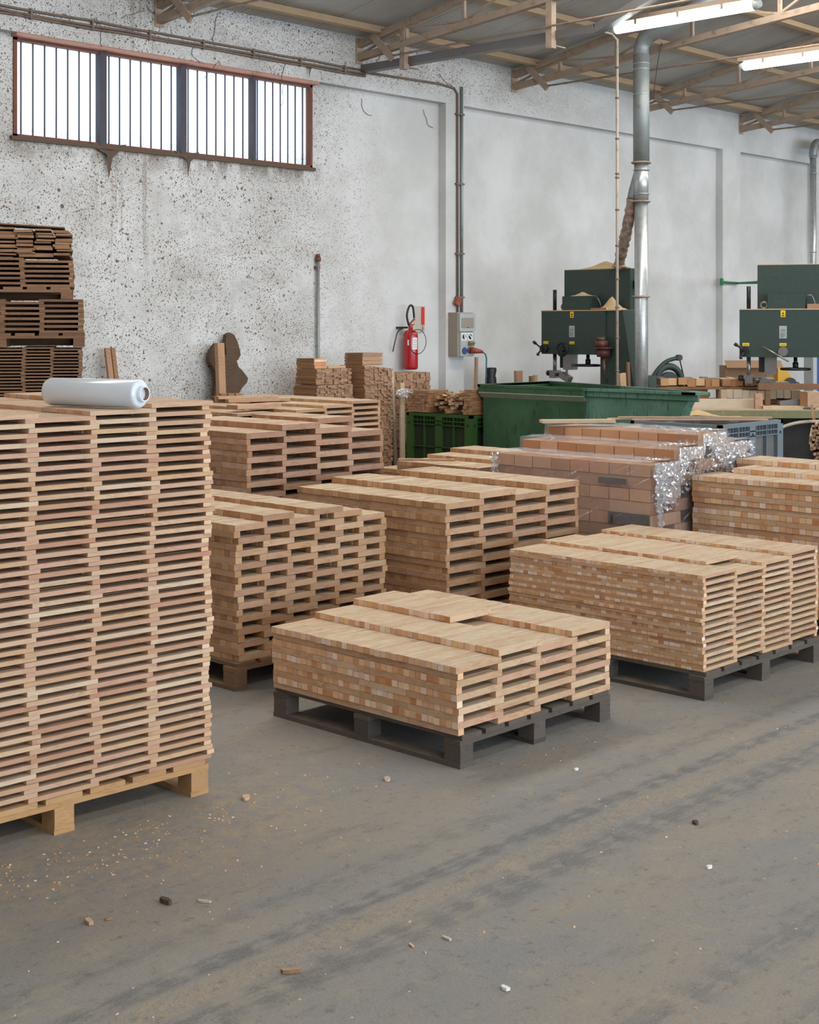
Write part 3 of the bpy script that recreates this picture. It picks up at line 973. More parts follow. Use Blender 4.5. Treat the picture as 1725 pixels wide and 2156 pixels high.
# S1: the tall stack of thin boards nearest the camera
rz1 = math.radians(-2.2)
u1 = 3.43 - 1.25 * math.cos(rz1)
v1 = 4.355 - 1.25 * math.sin(rz1)
pallet('light yellowish pallet under the tall stack that carries the film roll', u1, v1, 1.25, 1.12, 'palletw', rz1)
S1 = load('tallest stack of thin pale boards, with a film roll lying on top', u1 - 0.01, v1, 0.133,
          [79, 80, 79, 80, 81], 0.282, 0.2475, 1.12, 0.056, 0.01695, ('pink', 'pink_end'), rz1, 'stacks of wood pieces', 11, 0.005, 0.007, 300, False)

# S2: low stack in the middle
pallet('dark grey pallet under the lowest stack in the middle of the floor', 4.31, 3.845, 1.03, 1.15, 'pallet_grey')
S2 = load('lowest stack of short blocks, on a dark grey pallet in the open floor', 4.305, 3.85, 0.133,
          [10, 11, (10, [(12, 0.45, 1.0)]), 11], 0.285, 0.25, 1.14, 0.0335, 0.0282, ('fresh', 'fresh_end'), 0, 'stacks of wood pieces', 12)

# S3: low long stack to its side
pallet('dark grey pallet under the wide low stack of thin blocks', 5.9, 3.70, 1.15, 1.2, 'pallet_grey')
S3 = load('wide low stack of thin slats with light edges, beside the lowest stack', 5.905, 3.712, 0.133,
          [27, (26, [(28, 0.12, 1.0)]), 27, 28], 0.305, 0.277, 1.2, 0.032, 0.01715, ('fresh', 'fresh_end'), 0, 'stacks of wood pieces', 13)

# S5: chequered stack behind the tall one
pallet('brown pallet under the chequered stack next to the tallest one', 4.46, 5.46, 1.08, 1.1, 'pallet_brown')
S5 = load('chequered stack of short blocks in six columns, next to the tallest stack', 4.488, 5.475, 0.133,
          [21, 22, 21, 22, 21, 20], 0.208, 0.1665, 1.1, 0.045, 0.0323, ('tan', 'tan_end'), 0, 'stacks of wood pieces', 14, 0.007, 0.008)

# S4: mid-height stack behind the low ones
pallet('brown pallet under the mid-height four-column stack', 5.69, 5.17, 1.18, 1.22, 'pallet_brown')
S4 = load('mid-height stack with open sides, between the chequered stack and the wrapped load', 5.70, 5.185, 0.133,
          [20, 21, 20, 21], 0.315, 0.287, 1.2, 0.045, 0.0350, ('tan', 'tan_end'), 0, 'stacks of wood pieces', 15, 0.005, 0.006)

# S6, S7: behind
pallet('brown pallet under the rosy stack behind the chequered one', 5.57, 6.70, 1.2, 1.0, 'pallet_brown')
S6 = load('rosy brown stack of thick pieces, right behind the chequered stack', 5.585, 6.72, 0.133,
          [27, 28, 27, (26, [(28, 0.3, 1.0)])], 0.32, 0.287, 0.98, 0.05, 0.0372, ('rose', 'rose_end'), 0, 'stacks of wood pieces', 16, zmin=0.6)
pallet('brown pallet under the rearmost high stack before the wall', 6.45, 7.84, 1.45, 1.1, 'pallet_brown')
S7 = load('rearmost high stack of thin boards, between the rosy stack and the wall', 6.44, 7.86, 0.133,
          [48, (47, [(49, 0.2, 1.0)]), 48, 49, 50], 0.31, 0.283, 1.1, 0.06, 0.0216, ('tan', 'tan_end'), 0, 'stacks of wood pieces', 17, zmin=0.85)

# S8: low stack by the green bin
pallet('brown pallet under the pale stack in front of the green crate', 7.5, 6.5, 1.15, 1.05, 'pallet_brown')
S8 = load('pale stack whose flat top shows in front of the green crate', 7.55, 6.56, 0.133,
          [(19, [(21, 0.0, 0.8)]), 20, 21, 22], 0.30, 0.27, 1.0, 0.05, 0.0315, ('tan', 'tan_end'), 0, 'stacks of wood pieces', 18, zmin=0.6)

# S10: stack at the right border
pallet('brown pallet under the stack of square blocks next to the wrapped load', 7.48, 3.34, 1.1, 1.44, 'pallet_brown')
S10 = load('golden stack of square blocks, rising beside the wrapped load', 7.5, 3.36, 0.133,
           [23, (22, [(24, 0.0, 0.92)]), 25, 24], 0.29, 0.262, 1.43, 0.042, 0.0325, ('fresh', 'fresh_end'), 0, 'stacks of wood pieces', 19)

# S9: film-wrapped load of thick beams
pallet('brown pallet under the film-wrapped load', 7.12, 4.84, 1.1, 1.2, 'pallet_brown')
S9 = load('load of thick beam pieces wrapped in clear film', 7.14, 4.85, 0.133,
          [11, 12, 13, 12], 0.33, 0.262, 1.2, 0.15, 0.0752, ('beam_wood', 'beam_end'), 0, 'stacks of wood pieces', 20, 0.003, 0.002)
for (yy, zz, ll, hh_) in ((0.15, 6.55, 0.30, 0.07), (0.27, 9.5, 0.20, 0.035)):
    MB().obox((-0.009, yy, zz * 0.0752), (0.012, ll, hh_)).build('bark_edge', 'bark', S9)


def film():
    rnd = random.Random(5)
    m_ = MB()
    W_, D_ = 3 * 0.262 + 0.33, 1.2
    zt = [11 * 0.0752, 12 * 0.0752, 13 * 0.0752, 12 * 0.0752]
    e = 0.014
    xs = [-e]
    zs = [zt[0] + e]
    for i in range(4):
        x0_ = i * 0.262 + (0.068 if i == 3 else 0)
        xs += [x0_ + 0.004 if i else 0.0, (i + 1) * 0.262 + (0.0 if i < 2 else 0.068)]
        zs += [zt[i] + e, zt[i] + e]
    xs.append(W_ + e); zs.append(zt[3] + e * 0.5)
    # refine
    X_, Z_ = [], []
    for (a, b), (c_, d) in zip(zip(xs, zs), zip(xs[1:], zs[1:])):
        for q in range(4):
            X_.append(a + (c_ - a) * q / 4); Z_.append(b + (d - b) * q / 4)
    X_.append(xs[-1]); Z_.append(zs[-1])
    ny = 26
    nx = len(X_)
    V = []
    for j in range(ny + 1):
        yy = -e + (D_ + 2 * e) * j / ny
        for i in range(nx):
            V.append((X_[i], yy, Z_[i] + rnd.uniform(0, 0.006) + (0.004 if 2 < i < nx - 2 else 0)))
    F_ = [(j * nx + i, j * nx + i + 1, (j + 1) * nx + i + 1, (j + 1) * nx + i) for j in range(ny) for i in range(nx - 1)]
    m_.add(V, F_, 0, True)
    # skirts: -x side, -y side, +x side, +y side
    def skirt(P):
        K = 12
        Vs = []
        for (px_, py_, pz_, nx_, ny_) in P:
            for q in range(K + 1):
                zz = pz_ * (1 - q / K) + 0.05 * q / K
                d_ = rnd.uniform(0, 0.008)
                Vs.append((px_ + nx_ * d_, py_ + ny_ * d_, zz))
        n_ = len(P)
        m_.add(Vs, [(a * (K + 1) + q, a * (K + 1) + q + 1, (a + 1) * (K + 1) + q + 1, (a + 1) * (K + 1) + q) for a in range(n_ - 1) for q in range(K)], 0, True)
    skirt([(-e, -e + (D_ + 2 * e) * j / ny, zt[0] + e, -1, 0) for j in range(ny + 1)])
    skirt([(X_[i], -e - 0.002, Z_[i], 0, -1) for i in range(nx)])
    skirt([(X_[i], D_ + e, Z_[i], 0, 1) for i in range(nx)])
    skirt([(W_ + e, -e + (D_ + 2 * e) * j / ny, zt[3], 1, 0) for j in range(ny + 1)])
    return m_
film().build('stretch_film', 'film', S9)
# gathered, crumpled film at the upper corner
def crumple(cx, cy, cz, sx, sy, h, seed, name, mat='crumple'):
    r_ = random.Random(seed)
    n = 16
    V, F_ = [], []
    for i in range(n + 1):
        for j in range(n + 1):
            a, b = i / n * 2 - 1, j / n * 2 - 1
            e = max(0.0, 1 - (a * a + b * b))
            V.append((a * sx + r_.uniform(-1, 1) * sx * 0.06, b * sy + r_.uniform(-1, 1) * sy * 0.06, h * (e ** 0.5) * r_.uniform(0.35, 1.0)))
    for i in range(n):
        for j in range(n):
            a, b = (i + 0.5) / n * 2 - 1, (j + 0.5) / n * 2 - 1
            if a * a + b * b < 1.0:
                F_.append((i * (n + 1) + j, (i + 1) * (n + 1) + j, (i + 1) * (n + 1) + j + 1, i * (n + 1) + j + 1))
    return MB().add(V, F_, 0, False).build(name, mat, None, (cx, cy, cz))
def film_patch(name, fn, na, nb, amp, seed, keep):
    """fn(a,b) gives a point and an outward direction; the sheet is creased at random, faceted like stiff film."""
    r_ = random.Random(seed)
    V, F_, idx = [], [], {}
    coarse = [[r_.uniform(-1, 1) for _ in range(nb // 3 + 3)] for _ in range(na // 3 + 3)]
    for i in range(na + 1):
        for j in range(nb + 1):
            p, d_ = fn(i / na, j / nb)
            hh = amp * (0.35 + 0.4 * abs(coarse[i // 3][j // 3]) + 0.65 * r_.random())
            V.append(Vector(p) + Vector(d_) * hh + Vector((r_.uniform(-1, 1), r_.uniform(-1, 1), r_.uniform(-1, 1))) * amp * 0.25)
    for i in range(na):
        for j in range(nb):
            if keep((i + 0.5) / na, (j + 0.5) / nb, r_.random()):
                q = [i * (nb + 1) + j, (i + 1) * (nb + 1) + j, (i + 1) * (nb + 1) + j + 1, i * (nb + 1) + j + 1]
                if r_.random() < 0.5: F_ += [(q[0], q[1], q[2]), (q[0], q[2], q[3])]
                else: F_ += [(q[0], q[1], q[3]), (q[1], q[2], q[3])]
    o_ = MB().add(V, F_, 0, False).build(name, 'crumple', S9)
    o_['label'] = 'gathered glossy film folds'
    return o_
def ztop(u_):
    i_ = min(3, max(0, int(u_ / 0.262)))
    return (11, 12, 13, 12)[i_] * 0.0752
film_patch('film_fold', lambda a, b: ((a * 1.13, -0.018, ztop(a * 1.13) + 0.012 - b * (0.30 - 0.10 * a)), (0, -1, 0)), 110, 26, 0.022, 5, lambda a, b, r: b < 0.55 + 0.35 * math.sin(a * 11) or r < 0.35)
film_patch('film_fold', lambda a, b: ((a * 0.13 - 0.01, -0.02, 0.82 - b * 0.42 + 0.02), (-0.3, -1, 0)), 18, 50, 0.03, 6, lambda a, b, r: abs(a - 0.45) < 0.5 * (1 - b * 0.75))
film_patch('film_fold', lambda a, b: ((a * 0.8 + 0.1, b * 0.22, ztop(a * 0.8 + 0.1) + 0.016), (0, 0, 1)), 70, 18, 0.008, 7, lambda a, b, r: r < 0.75 - b * 0.6)
film_patch('film_fold', lambda a, b: ((-0.016, 1.21 - a * 0.07, 0.83 - b * 0.16), (-1, 0.5, 0)), 8, 14, 0.02, 8, lambda a, b, r: r < 0.8)

# loose pieces lying on the stacks
def loose(label, x, y, z, L, w, h, rz, mats=('fresh', 'fresh_end'), name='loose_board', cat='board', group=None, rx=0, ry=0):
    o_ = put(name, piece(L, w, h, mats), None, (x, y, z + h / 2), (rx, ry, rz))
    return tag(o_, label, cat, group)

zt1 = 0.133 + 80 * 0.01695
loose('pinkish board end lying highest at the rear of the tallest stack', 2.86, 5.30, zt1 + 0.041, 0.30, 0.09, 0.022, 0.0, ('rose', 'pink_end'))
loose('pale board lying under the pinkish one on the tallest stack', 2.72, 5.30, zt1 + 0.018, 0.62, 0.11, 0.022, 0.02, ('pink', 'pink_end'))
loose('thin wood strip lying on the wrapped load, near its far edge', 8.12, 5.45, 0.133 + 12 * 0.0752 + 0.026, 0.42, 0.05, 0.016, -0.9, ('rose', 'beam_end'))
loose('long pale board end lying at the back of the wrapped load', 7.76, 5.86, 0.133 + 13 * 0.0752 + 0.026, 0.5, 0.12, 0.02, -0.7, ('chalk', 'fresh_end'))
loose('short pale offcut beside the long board on the wrapped load', 8.16, 5.78, 0.133 + 12 * 0.0752 + 0.026, 0.26, 0.10, 0.03, -0.6, ('fresh', 'fresh_end'))
loose('thin lath lying across the flat stack before the green crate', 7.70, 7.2, 0.133 + 21 * 0.0315 + 0.002, 0.42, 0.04, 0.012, -0.95, ('rose', 'rose_end'))
zt7 = 0.133 + 49 * 0.0216
loose('brown board lying across the top of the rearmost high stack', 7.2, 8.66, zt7 + 0.03, 0.5, 0.10, 0.022, -0.35, ('tan', 'tan_end'))
loose('second brown board under the first on the rearmost high stack', 7.25, 8.60, zt7 + 0.006, 0.52, 0.12, 0.022, -0.3, ('tan', 'tan_end'))
loose('thick rosy board lying at the front edge of the rearmost high stack', 6.72, 8.0, zt7 + 0.002, 0.42, 0.12, 0.028, 0.02, ('rose', 'rose_end'))
random.seed(31)
bp_ = thing('block_pile', 'small low heap of brown blocks on the rearmost high stack', 'wood pile', (6.95, 8.82, zt7 + 0.0), -0.5)
for i in range(3):
    for j in range(7 - 2 * i):
        put('block', piece(0.11, 0.05, 0.022, ('brown', 'brown_end')), bp_, ((j + i) * 0.056, random.uniform(-0.01, 0.01), 0.012 + 0.0225 * i), (0, 0, PI / 2 + random.uniform(-0.1, 0.1)))
sc = crumple(6.60, 8.80, zt7 + 0.002, 0.11, 0.06, 0.05, 4, 'crumpled_film', 'whiteprint')
tag(sc, 'small crumpled white plastic scrap on the rearmost high stack', 'plastic scrap')

# the roll of film on the tall stack
rl = thing('film_roll', 'white stretch film roll lying on top of the tallest board stack', 'film roll')
Fv, Rv = Vector((0.7222, 0.6917, 0)), Vector((0.6917, -0.7222, 0))
pr_ = Fv * 5.24 + Rv * (5.24 * (297 - 862) / 3007)
pl_ = Fv * 5.44 + Rv * (5.44 * (104 - 862) / 3007)
zr = 0.133 + 80 * 0.01695 + 0.056
pr_.z = zr; pl_.z = zr
d_ = (pr_ - pl_)
Lr = d_.length
rl.location = pl_
rl.rotation_euler = (0, 0, math.atan2(d_.y, d_.x))
prof = [(0.0, 0.040), (0.004, 0.047), (0.014, 0.050), (Lr - 0.012, 0.050), (Lr - 0.004, 0.047), (Lr, 0.041)]
MB().tube([(a, 0, 0) for a, r in prof], [r * 1.06 for a, r in prof], 40).build('film_winding', 'rollfilm', rl)
cr = MB()
seg = 28
R1, R2, x0_, x1_ = 0.030, 0.0235, Lr, Lr + 0.018
ring = lambda r, x: [(x, r * math.cos(2 * PI * q / seg), r * math.sin(2 * PI * q / seg)) for q in range(seg)]
cr.add(ring(R1, x0_ - 0.002) + ring(R1, x1_) + ring(R2, x1_) + ring(R2, x1_ - 0.07) + [(x1_ - 0.07, 0, 0)],
       [(a * seg + q, a * seg + (q + 1) % seg, (a + 1) * seg + (q + 1) % seg, (a + 1) * seg + q) for a in range(3) for q in range(seg)] + [(3 * seg + q, 3 * seg + (q + 1) % seg, 4 * seg) for q in range(seg)], 0, True)
for i_ in range(2 * seg, 4 * seg):
    cr.m[i_] = 1
cr.build('core_tube', ['rollcorewhite', 'tube_core'], rl)


# ------------------------------------------------------------------ three-tier brown stacks in front of the wall
def frontal(X, Z): return Fv * Z + Rv * X
rzf = YAW - PI / 2 + math.radians(12.5)
xf = Vector((math.cos(rzf), math.sin(rzf), 0))
yf = Vector((-math.sin(rzf), math.cos(rzf), 0))
corner = frontal(-2.47, 10.75)             # front corner of the tiers nearest the middle of the hall
def tier_pallet(label, off, W_, D_, z, H):
    p = corner + xf * (off - W_)
    o_ = pallet(label, p.x, p.y, W_, D_, 'brown', rzf, 'pallets', H)
    o_.location.z = z
    MB().box(0.0, D_ + 0.001, 0.0, W_, D_ + 0.02, H).build('backing_board', 'brown', o_)  # added board closing the rear, keeps the pallet gaps dark
    return o_
def tier(label, off, W_, z, cols, L, pitch, w, t_, seed, mp, zmin=0.0):
    p = corner + xf * (off - (pitch * (len(cols) - 1) + L))
    return load(label, p.x, p.y, z, cols, L, pitch, 0.80, w, t_, ('brown', 'brown_end'), rzf, 'weathered tiers', seed, 0.003, 0.003, mp, False, zmin)
tier_pallet('brown pallet on the floor under the three weathered tiers', 0.0, 1.2, 0.82, 0, 0.14)
tier('bottom weathered tier of many thin brown slats before the speckled wall', 0.0, 1.2, 0.14, [123, 124, 123, 124, 123], 0.228, 0.205, 0.06, 0.012, 41, 300, 1.1)
tier_pallet('brown pallet between the bottom and middle weathered tiers', 0.02, 1.21, 0.82, 0.14 + 124 * 0.012 + 0.002, 0.105)
zb2 = 0.14 + 124 * 0.012 + 0.107
tier('middle weathered tier of brown boards with long gaps', 0.01, 1.2, zb2, [12, 13, 12, 13], 0.320, 0.285, 0.07, 0.0195, 42, 200)
zp3 = zb2 + 13 * 0.0195
tier_pallet('brown pallet between the middle and top weathered tiers', -0.07, 1.2, 0.82, zp3 + 0.002, 0.09)
zb3 = zp3 + 0.092
tier('top weathered tier of brown boards under the jumbled bundle', -0.06, 1.2, zb3, [11, 12, 11], 0.385, 0.355, 0.07, 0.0182, 43, 200)
zj = zb3 + 12 * 0.0182
pf = corner + xf * (-0.08 - 1.22)
bj = thing('board_bundle', 'jumbled bundle of short weathered boards heaped on the top tier', 'wood pile', (pf.x, pf.y, zj + 0.009), rzf)
MB().obox((0.62, 0.56, 0.10), (1.16, 0.03, 0.19)).build('backing_board', 'brown', bj)  # backing added so the bright wall doesn't show through the gaps
random.seed(44)
for cidx in range(9):
    xx = 0.08 + cidx * 0.135
    wid = 0.130 + random.uniform(-0.006, 0.006)
    zz = 0.0
    while zz < 0.205 + random.uniform(-0.03, 0.02):
        th = random.choice((0.012, 0.014, 0.02))
        w_ = wid * random.uniform(0.9, 1.0)
        put('board', piece(0.5, round(w_, 2), th, ('brown', 'brown_end')), bj, (xx + random.uniform(-0.012, 0.012), 0.28 + random.uniform(-0.02, 0.02), zz + th / 2), (random.uniform(-0.02, 0.02), random.uniform(-0.06, 0.06), PI / 2 + random.uniform(-0.05, 0.05)))
        zz += th + 0.0015
put('board', piece(0.75, 0.30, 0.01, ('brown', 'brown_end')), bj, (0.80, 0.25, 0.243), (0.0, 0.05, 0))
put('board', piece(0.5, 0.26, 0.01, ('brown', 'brown_end')), bj, (0.42, 0.24, 0.24), (0.0, -0.03, 0.1))


# ------------------------------------------------------------------ walls of end-on blocks near the wall
def end_pile(label, x, y, z, W_, H, L, mats, seed, zmin, tw=(0.03, 0.07), th=(0.012, 0.03), shear=0.0, rz=0, rowtilt=0.0, name='block_pile', cat='wood pile', group='block piles by the wall', loc_max=300):
    """Short pieces piled with their ends to the hall; widths and heights vary."""
    r_ = random.Random(seed)
    P = thing(name, label, cat, (x, y, z), rz, group)
    st = MB()
    nv = 0
    xx = 0.0
    while xx < W_ - 0.01:
        cw = min(r_.uniform(*tw), W_ - xx)
        if W_ - xx - cw < tw[0] * 0.7: cw = W_ - xx
        zz = 0.0
        while zz < H - 0.005:
            h_ = min(r_.uniform(*th), H - zz)
            if h_ < 0.006: break
            dy = r_.uniform(-0.012, 0.012)
            cx = xx + cw / 2 + shear * zz * zz
            cz = zz + h_ / 2 + rowtilt * (cx - W_ / 2)
            if z + zz > zmin and nv < loc_max:
                q = lambda a, s_: round(a / s_) * s_
                put('block', piece(L, round(cw - 0.002, 3), round(max(0.006, h_ - 0.0015), 3), mats), P, (cx, L / 2 + dy, cz), (-math.atan(rowtilt), 0, PI / 2))
                nv += 1
            else:
                st.obox((cx, L / 2 + dy, cz), (L, cw - 0.002, h_ - 0.0015), (0, 0, PI / 2), 0, 1)
            zz += h_
        xx += cw
    if st.v:
        s_ = st.build('inner_blocks', mats, P)
        s_['kind'] = 'stuff'
    return P
zP1 = 1.09
end_pile('lower part of the block pile nearest the thin wall pipe', 9.43, 10.28, 0, 0.49, 1.205, 0.34, ('pile', 'pile_end'), 51, 0.95)
end_pile('upper part of the block pile nearest the thin wall pipe', 9.46, 10.32, 1.207, 0.47, 0.155, 0.30, ('pile', 'pile_end'), 52, 0.9, group='block piles by the wall')
end_pile('small block of boards topping the pile nearest the wall pipe', 9.47, 10.36, 1.364, 0.17, 0.10, 0.26, ('pile', 'fresh_end'), 53, 0.9, (0.15, 0.17), (0.02, 0.035))
loose('two thin pale boards lying flat beside the small topping block', 9.78, 10.45, 1.364, 0.24, 0.16, 0.022, 0, ('fresh', 'fresh_end'))
end_pile('leaning middle pile of grey-brown block ends', 10.0, 10.2, 0, 0.40, 1.37, 0.36, ('pile', 'pile_end'), 54, 0.95, (0.035, 0.08), (0.008, 0.024), 0.0, 0, -0.10)
end_pile('neat little stack of thin boards topping the leaning middle pile', 10.03, 10.26, 1.378, 0.29, 0.135, 0.26, ('pile', 'fresh'), 55, 0.9, (0.27, 0.29), (0.008, 0.014))
end_pile('pinkish pile of block ends under the fire extinguisher', 10.62, 10.42, 0, 0.58, 1.29, 0.34, ('pile', 'pile_end'), 56, 0.55, (0.028, 0.06), (0.03, 0.06))
o_ = MB().obox((0, 0, 0.60), (0.06, 0.02, 1.2), (-0.04, 0.03, 0)).build('leaning_board', 'chalk', None, (10.46, 10.12, 0.005))
tag(o_, 'upright dusty white board leaning before the pinkish pile', 'board')
o_ = MB().obox((0, 0, 0.66), (0.035, 0.02, 1.3), (-0.04, -0.02, 0)).build('leaning_board', 'chalk', None, (10.53, 10.30, 0.005))
tag(o_, 'narrow upright pale lath leaning against the pinkish pile', 'board')
sc = crumple(10.46, 10.085, 1.10, 0.05, 0.13, 0.035, 6, 'crumpled_film', 'crumple')
sc.rotation_euler = (PI / 2, PI / 2, 0)
tag(sc, 'torn clear film draped over the upright dusty board', 'plastic scrap')

# ------------------------------------------------------------------ plastic crates
def crate(label, x, y, z, W_, D_, H, mat, inner, rz=0, rows=3):
    C = thing('plastic_crate', label, 'crate', (x, y, z), rz, 'large plastic crates')
    t_ = 0.03
    w_ = MB()
    for a in ((t_, t_, 0.10, W_ - t_, t_ + 0.008, H - 0.01), (t_, D_ - t_ - 0.008, 0.10, W_ - t_, D_ - t_, H - 0.01), (t_, t_, 0.10, t_ + 0.008, D_ - t_, H - 0.01), (W_ - t_ - 0.008, t_, 0.10, W_ - t_, D_ - t_, H - 0.01), (t_, t_, 0.10, W_ - t_, D_ - t_, 0.115)):
        w_.box(*a)
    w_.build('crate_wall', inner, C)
    rim_ = MB()
    for a in ((0, 0, H - 0.03, W_, 0.035, H), (0, D_ - 0.035, H - 0.03, W_, D_, H), (0, 0, H - 0.03, 0.035, D_, H), (W_ - 0.035, 0, H - 0.03, W_, D_, H)):
        rim_.box(*a)
    rim_.build('rim', mat, C)
    pw = 0.09
    for i in range(3):
        for j in range(3):
            if i == 1 and j == 1: continue
            xx = i * (W_ - pw) / 2
            yy = j * (D_ - pw) / 2
            MB().box(xx, yy, 0, xx + pw, yy + pw, H - 0.03).build('post', mat, C)
            if j == 0 and i != 9:
                MB().cyl((xx + pw / 2, -0.002, H - 0.10), (xx + pw / 2, 0.01, H - 0.10), 0.014, 12).build('bolt_hole', 'black', C)
            if i == 0:
                MB().cyl((-0.002, yy + pw / 2, H - 0.10), (0.01, yy + pw / 2, H - 0.10), 0.014, 12).build('bolt_hole', 'black', C)
    for q, zz in enumerate([H - 0.075, H - 0.115] + [H - 0.115 - (H - 0.24) * (k_ + 1) / rows for k_ in range(rows)]):
        for a in ((pw, 0.0, zz, W_ - pw, t_, zz + 0.008), (pw, D_ - t_, zz, W_ - pw, D_, zz + 0.008), (0, pw, zz, t_, D_ - pw, zz + 0.008), (W_ - t_, pw, zz, W_, D_ - pw, zz + 0.008)):
            MB().box(*a).build('rib', mat, C)
    for hh in (0.25, 0.75):
        for a in ((pw / 2 + (W_ - pw) * hh, 0.0), (pw / 2 + (W_ - pw) * hh, D_ - t_)):
            MB().box(a[0] - 0.004, a[1], 0.12, a[0] + 0.004, a[1] + t_, H - 0.03).build('rib', mat, C)
        for a in ((0.0, pw / 2 + (D_ - pw) * hh), (W_ - t_, pw / 2 + (D_ - pw) * hh)):
            MB().box(a[0], a[1] - 0.004, 0.12, a[0] + t_, a[1] + 0.004, H - 0.03).build('rib', mat, C)
    st = MB()
    for face in range(2):
        span = (D_ if face else W_)
        n_ = int((span - 2 * pw) / 0.045)
        for i in range(n_):
            a = pw + 0.02 + i * 0.045
            if face: st.box(0.012, a, H - 0.115, t_, a + 0.004, H - 0.03)
            else: st.box(a, 0.012, H - 0.115, a + 0.004, t_, H - 0.03)
    s_ = st.build('fine_ribs', mat, C)
    s_['kind'] = 'stuff'
    MB().box(0, 0, 0.09, W_, D_, 0.10).build('floor_pan', mat, C)
    return C

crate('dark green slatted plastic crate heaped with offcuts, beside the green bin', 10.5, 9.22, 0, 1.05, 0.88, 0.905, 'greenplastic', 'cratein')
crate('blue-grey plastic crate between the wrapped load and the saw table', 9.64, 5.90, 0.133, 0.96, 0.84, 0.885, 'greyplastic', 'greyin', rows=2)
pallet('brown pallet under the blue-grey crate', 9.64, 5.90, 0.96, 0.84, 'pallet_brown')
for i, (x_, y_, L_, r_) in enumerate(((10.02, 6.48, 1.25, -0.83), (10.06, 6.40, 1.25, -0.86), (10.03, 6.33, 1.1, -0.82))):
    loose(['long thin lath, rearmost of three laid on the grey crate', 'long thin lath, middle of three laid on the grey crate', 'shorter thin lath, front one of three laid on the grey crate'][i], x_, y_, 1.02 + (0.013 if i == 1 else 0), L_, 0.03, 0.012, r_, ('fresh', 'fresh_end'), 'lath', 'lath', 'laths on the grey crate')

# jumbled offcuts on the green crate
oc = thing('offcut_pile', 'jumbled heap of short offcuts on the green crate', 'wood pile', (10.5, 9.22, 0.912))
random.seed(61)
for i in range(8):                          # neat stack of long pieces on the far end
    for j in range(6):
        if i > 6 and j > 3: continue
        put('offcut', piece(0.30, 0.045, 0.026, ('pile', 'pile_end')), oc, (0.16 + random.uniform(-0.01, 0.01), 0.62 + j * 0.047 - 0.01, 0.014 + i * 0.0275), (0, 0, random.uniform(-0.05, 0.05)))
for i in range(9):
    for j in range(2):
        put('offcut', piece(0.28, 0.05, 0.026, ('pile', 'pile_end')), oc, (0.15 + random.uniform(-0.012, 0.012), 0.03 + j * 0.054, 0.014 + i * 0.0275), (0, 0, random.uniform(-0.05, 0.05)))
for i in range(95):
    lay = i // 19
    put('offcut', piece(random.choice((0.14, 0.2, 0.26)), random.choice((0.035, 0.05)), random.choice((0.022, 0.03)), random.choice((('pile', 'pile_end'), ('fresh', 'fresh_end'), ('pile', 'fresh_end')))), oc,
        (random.uniform(0.08, 0.7), 0.16 + (i % 19) / 19 * 0.46 , 0.02 + lay * 0.036 + random.uniform(0, 0.015)), (random.uniform(-0.15, 0.15) * min(lay, 2) / 2, random.uniform(-0.25, 0.25) * min(lay, 2) / 2, random.uniform(-1.3, 1.3) if lay > 1 else random.uniform(-0.2, 0.2)))

# ------------------------------------------------------------------ green tipping bin
bn = thing('tipping_bin', 'big scratched green steel bin with a sloping end', 'bin', (10.62, 6.76, 0))
W_, D_ = 1.05, 2.41
H_ = 1.21
out = [(0.0, H_), (0.10, H_ - 0.12), (0.62, 0.12), (D_, 0.12), (D_, H_)]
fx_ = lambda y: 0.10 + (W_ - 0.10) * y / D_          # the bin narrows towards its pouring end
m_ = MB()
m_.prism(out, 0.012, 'x', 0, 0.0)
m_.add([(fx_(y), y, z) for y, z in out] + [(fx_(y) - 0.012, y, z) for y, z in out], [(0, 1, 2, 3, 4), (9, 8, 7, 6, 5)])
for a, b in ((0, 1), (1, 2), (2, 3), (3, 4)):
    (y0, z0), (y1, z1) = out[a], out[b]
    m_.add([(0.0, y0, z0), (fx_(y0), y0, z0), (fx_(y1), y1, z1), (0.0, y1, z1)], [(0, 1, 2, 3)])
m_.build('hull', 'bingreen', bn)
r_ = MB()
r_.box(-0.05, -0.04, H_ - 0.02, 0.0, D_ + 0.03, H_ + 0.005)
r_.bar((fx_(0) + 0.02, -0.03, H_ - 0.008), (fx_(D_) + 0.02, D_ + 0.03, H_ - 0.008), 0.05, 0.025)
r_.box(-0.05, -0.05, H_ - 0.02, 0.15, 0.10, H_ + 0.004)
r_.box(-0.05, D_, H_ - 0.02, W_ + 0.04, D_ + 0.03, H_ + 0.005)
r_.build('rim', 'bingreen', bn)
MB().prism([(-0.045, H_ - 0.02), (-0.045, H_ - 0.075), (0.0, H_ - 0.11), (0.0, H_ - 0.02)], D_ - 1.15 + 0.03, 'y', 0, 1.15).build('top_band', 'bingreen', bn)
MB().prism([(-0.047, H_ - 0.078), (0.0, H_ - 0.125), (0.0, H_ - 0.09), (-0.045, H_ - 0.070)], D_ - 1.15 + 0.02, 'y', 0, 1.155).build('ledge', 'bindust', bn)
MB().prism([(-0.025, H_ - 0.02), (-0.025, H_ - 0.07), (0.0, H_ - 0.08), (0.0, H_ - 0.02)], 1.19, 'y', 0, -0.05).build('top_band', 'bingreen', bn)
MB().box(-0.006, 1.13, 0.14, 0.0, 1.17, H_ - 0.03).build('seam_strip', 'bingreen', bn)
for yy in (0.9, 2.2):
    MB().box(0.04, yy, 0.0, fx_(yy) - 0.06, yy + 0.12, 0.12).build('fork_pocket', 'bingreen', bn)
MB().box(0.03, 1.2, H_ - 0.30, 0.50, D_ - 0.05, H_ - 0.28).build('dark_fill', 'channel', bn)  # added grey sheet, no sawdust: gives the bin its dark inside


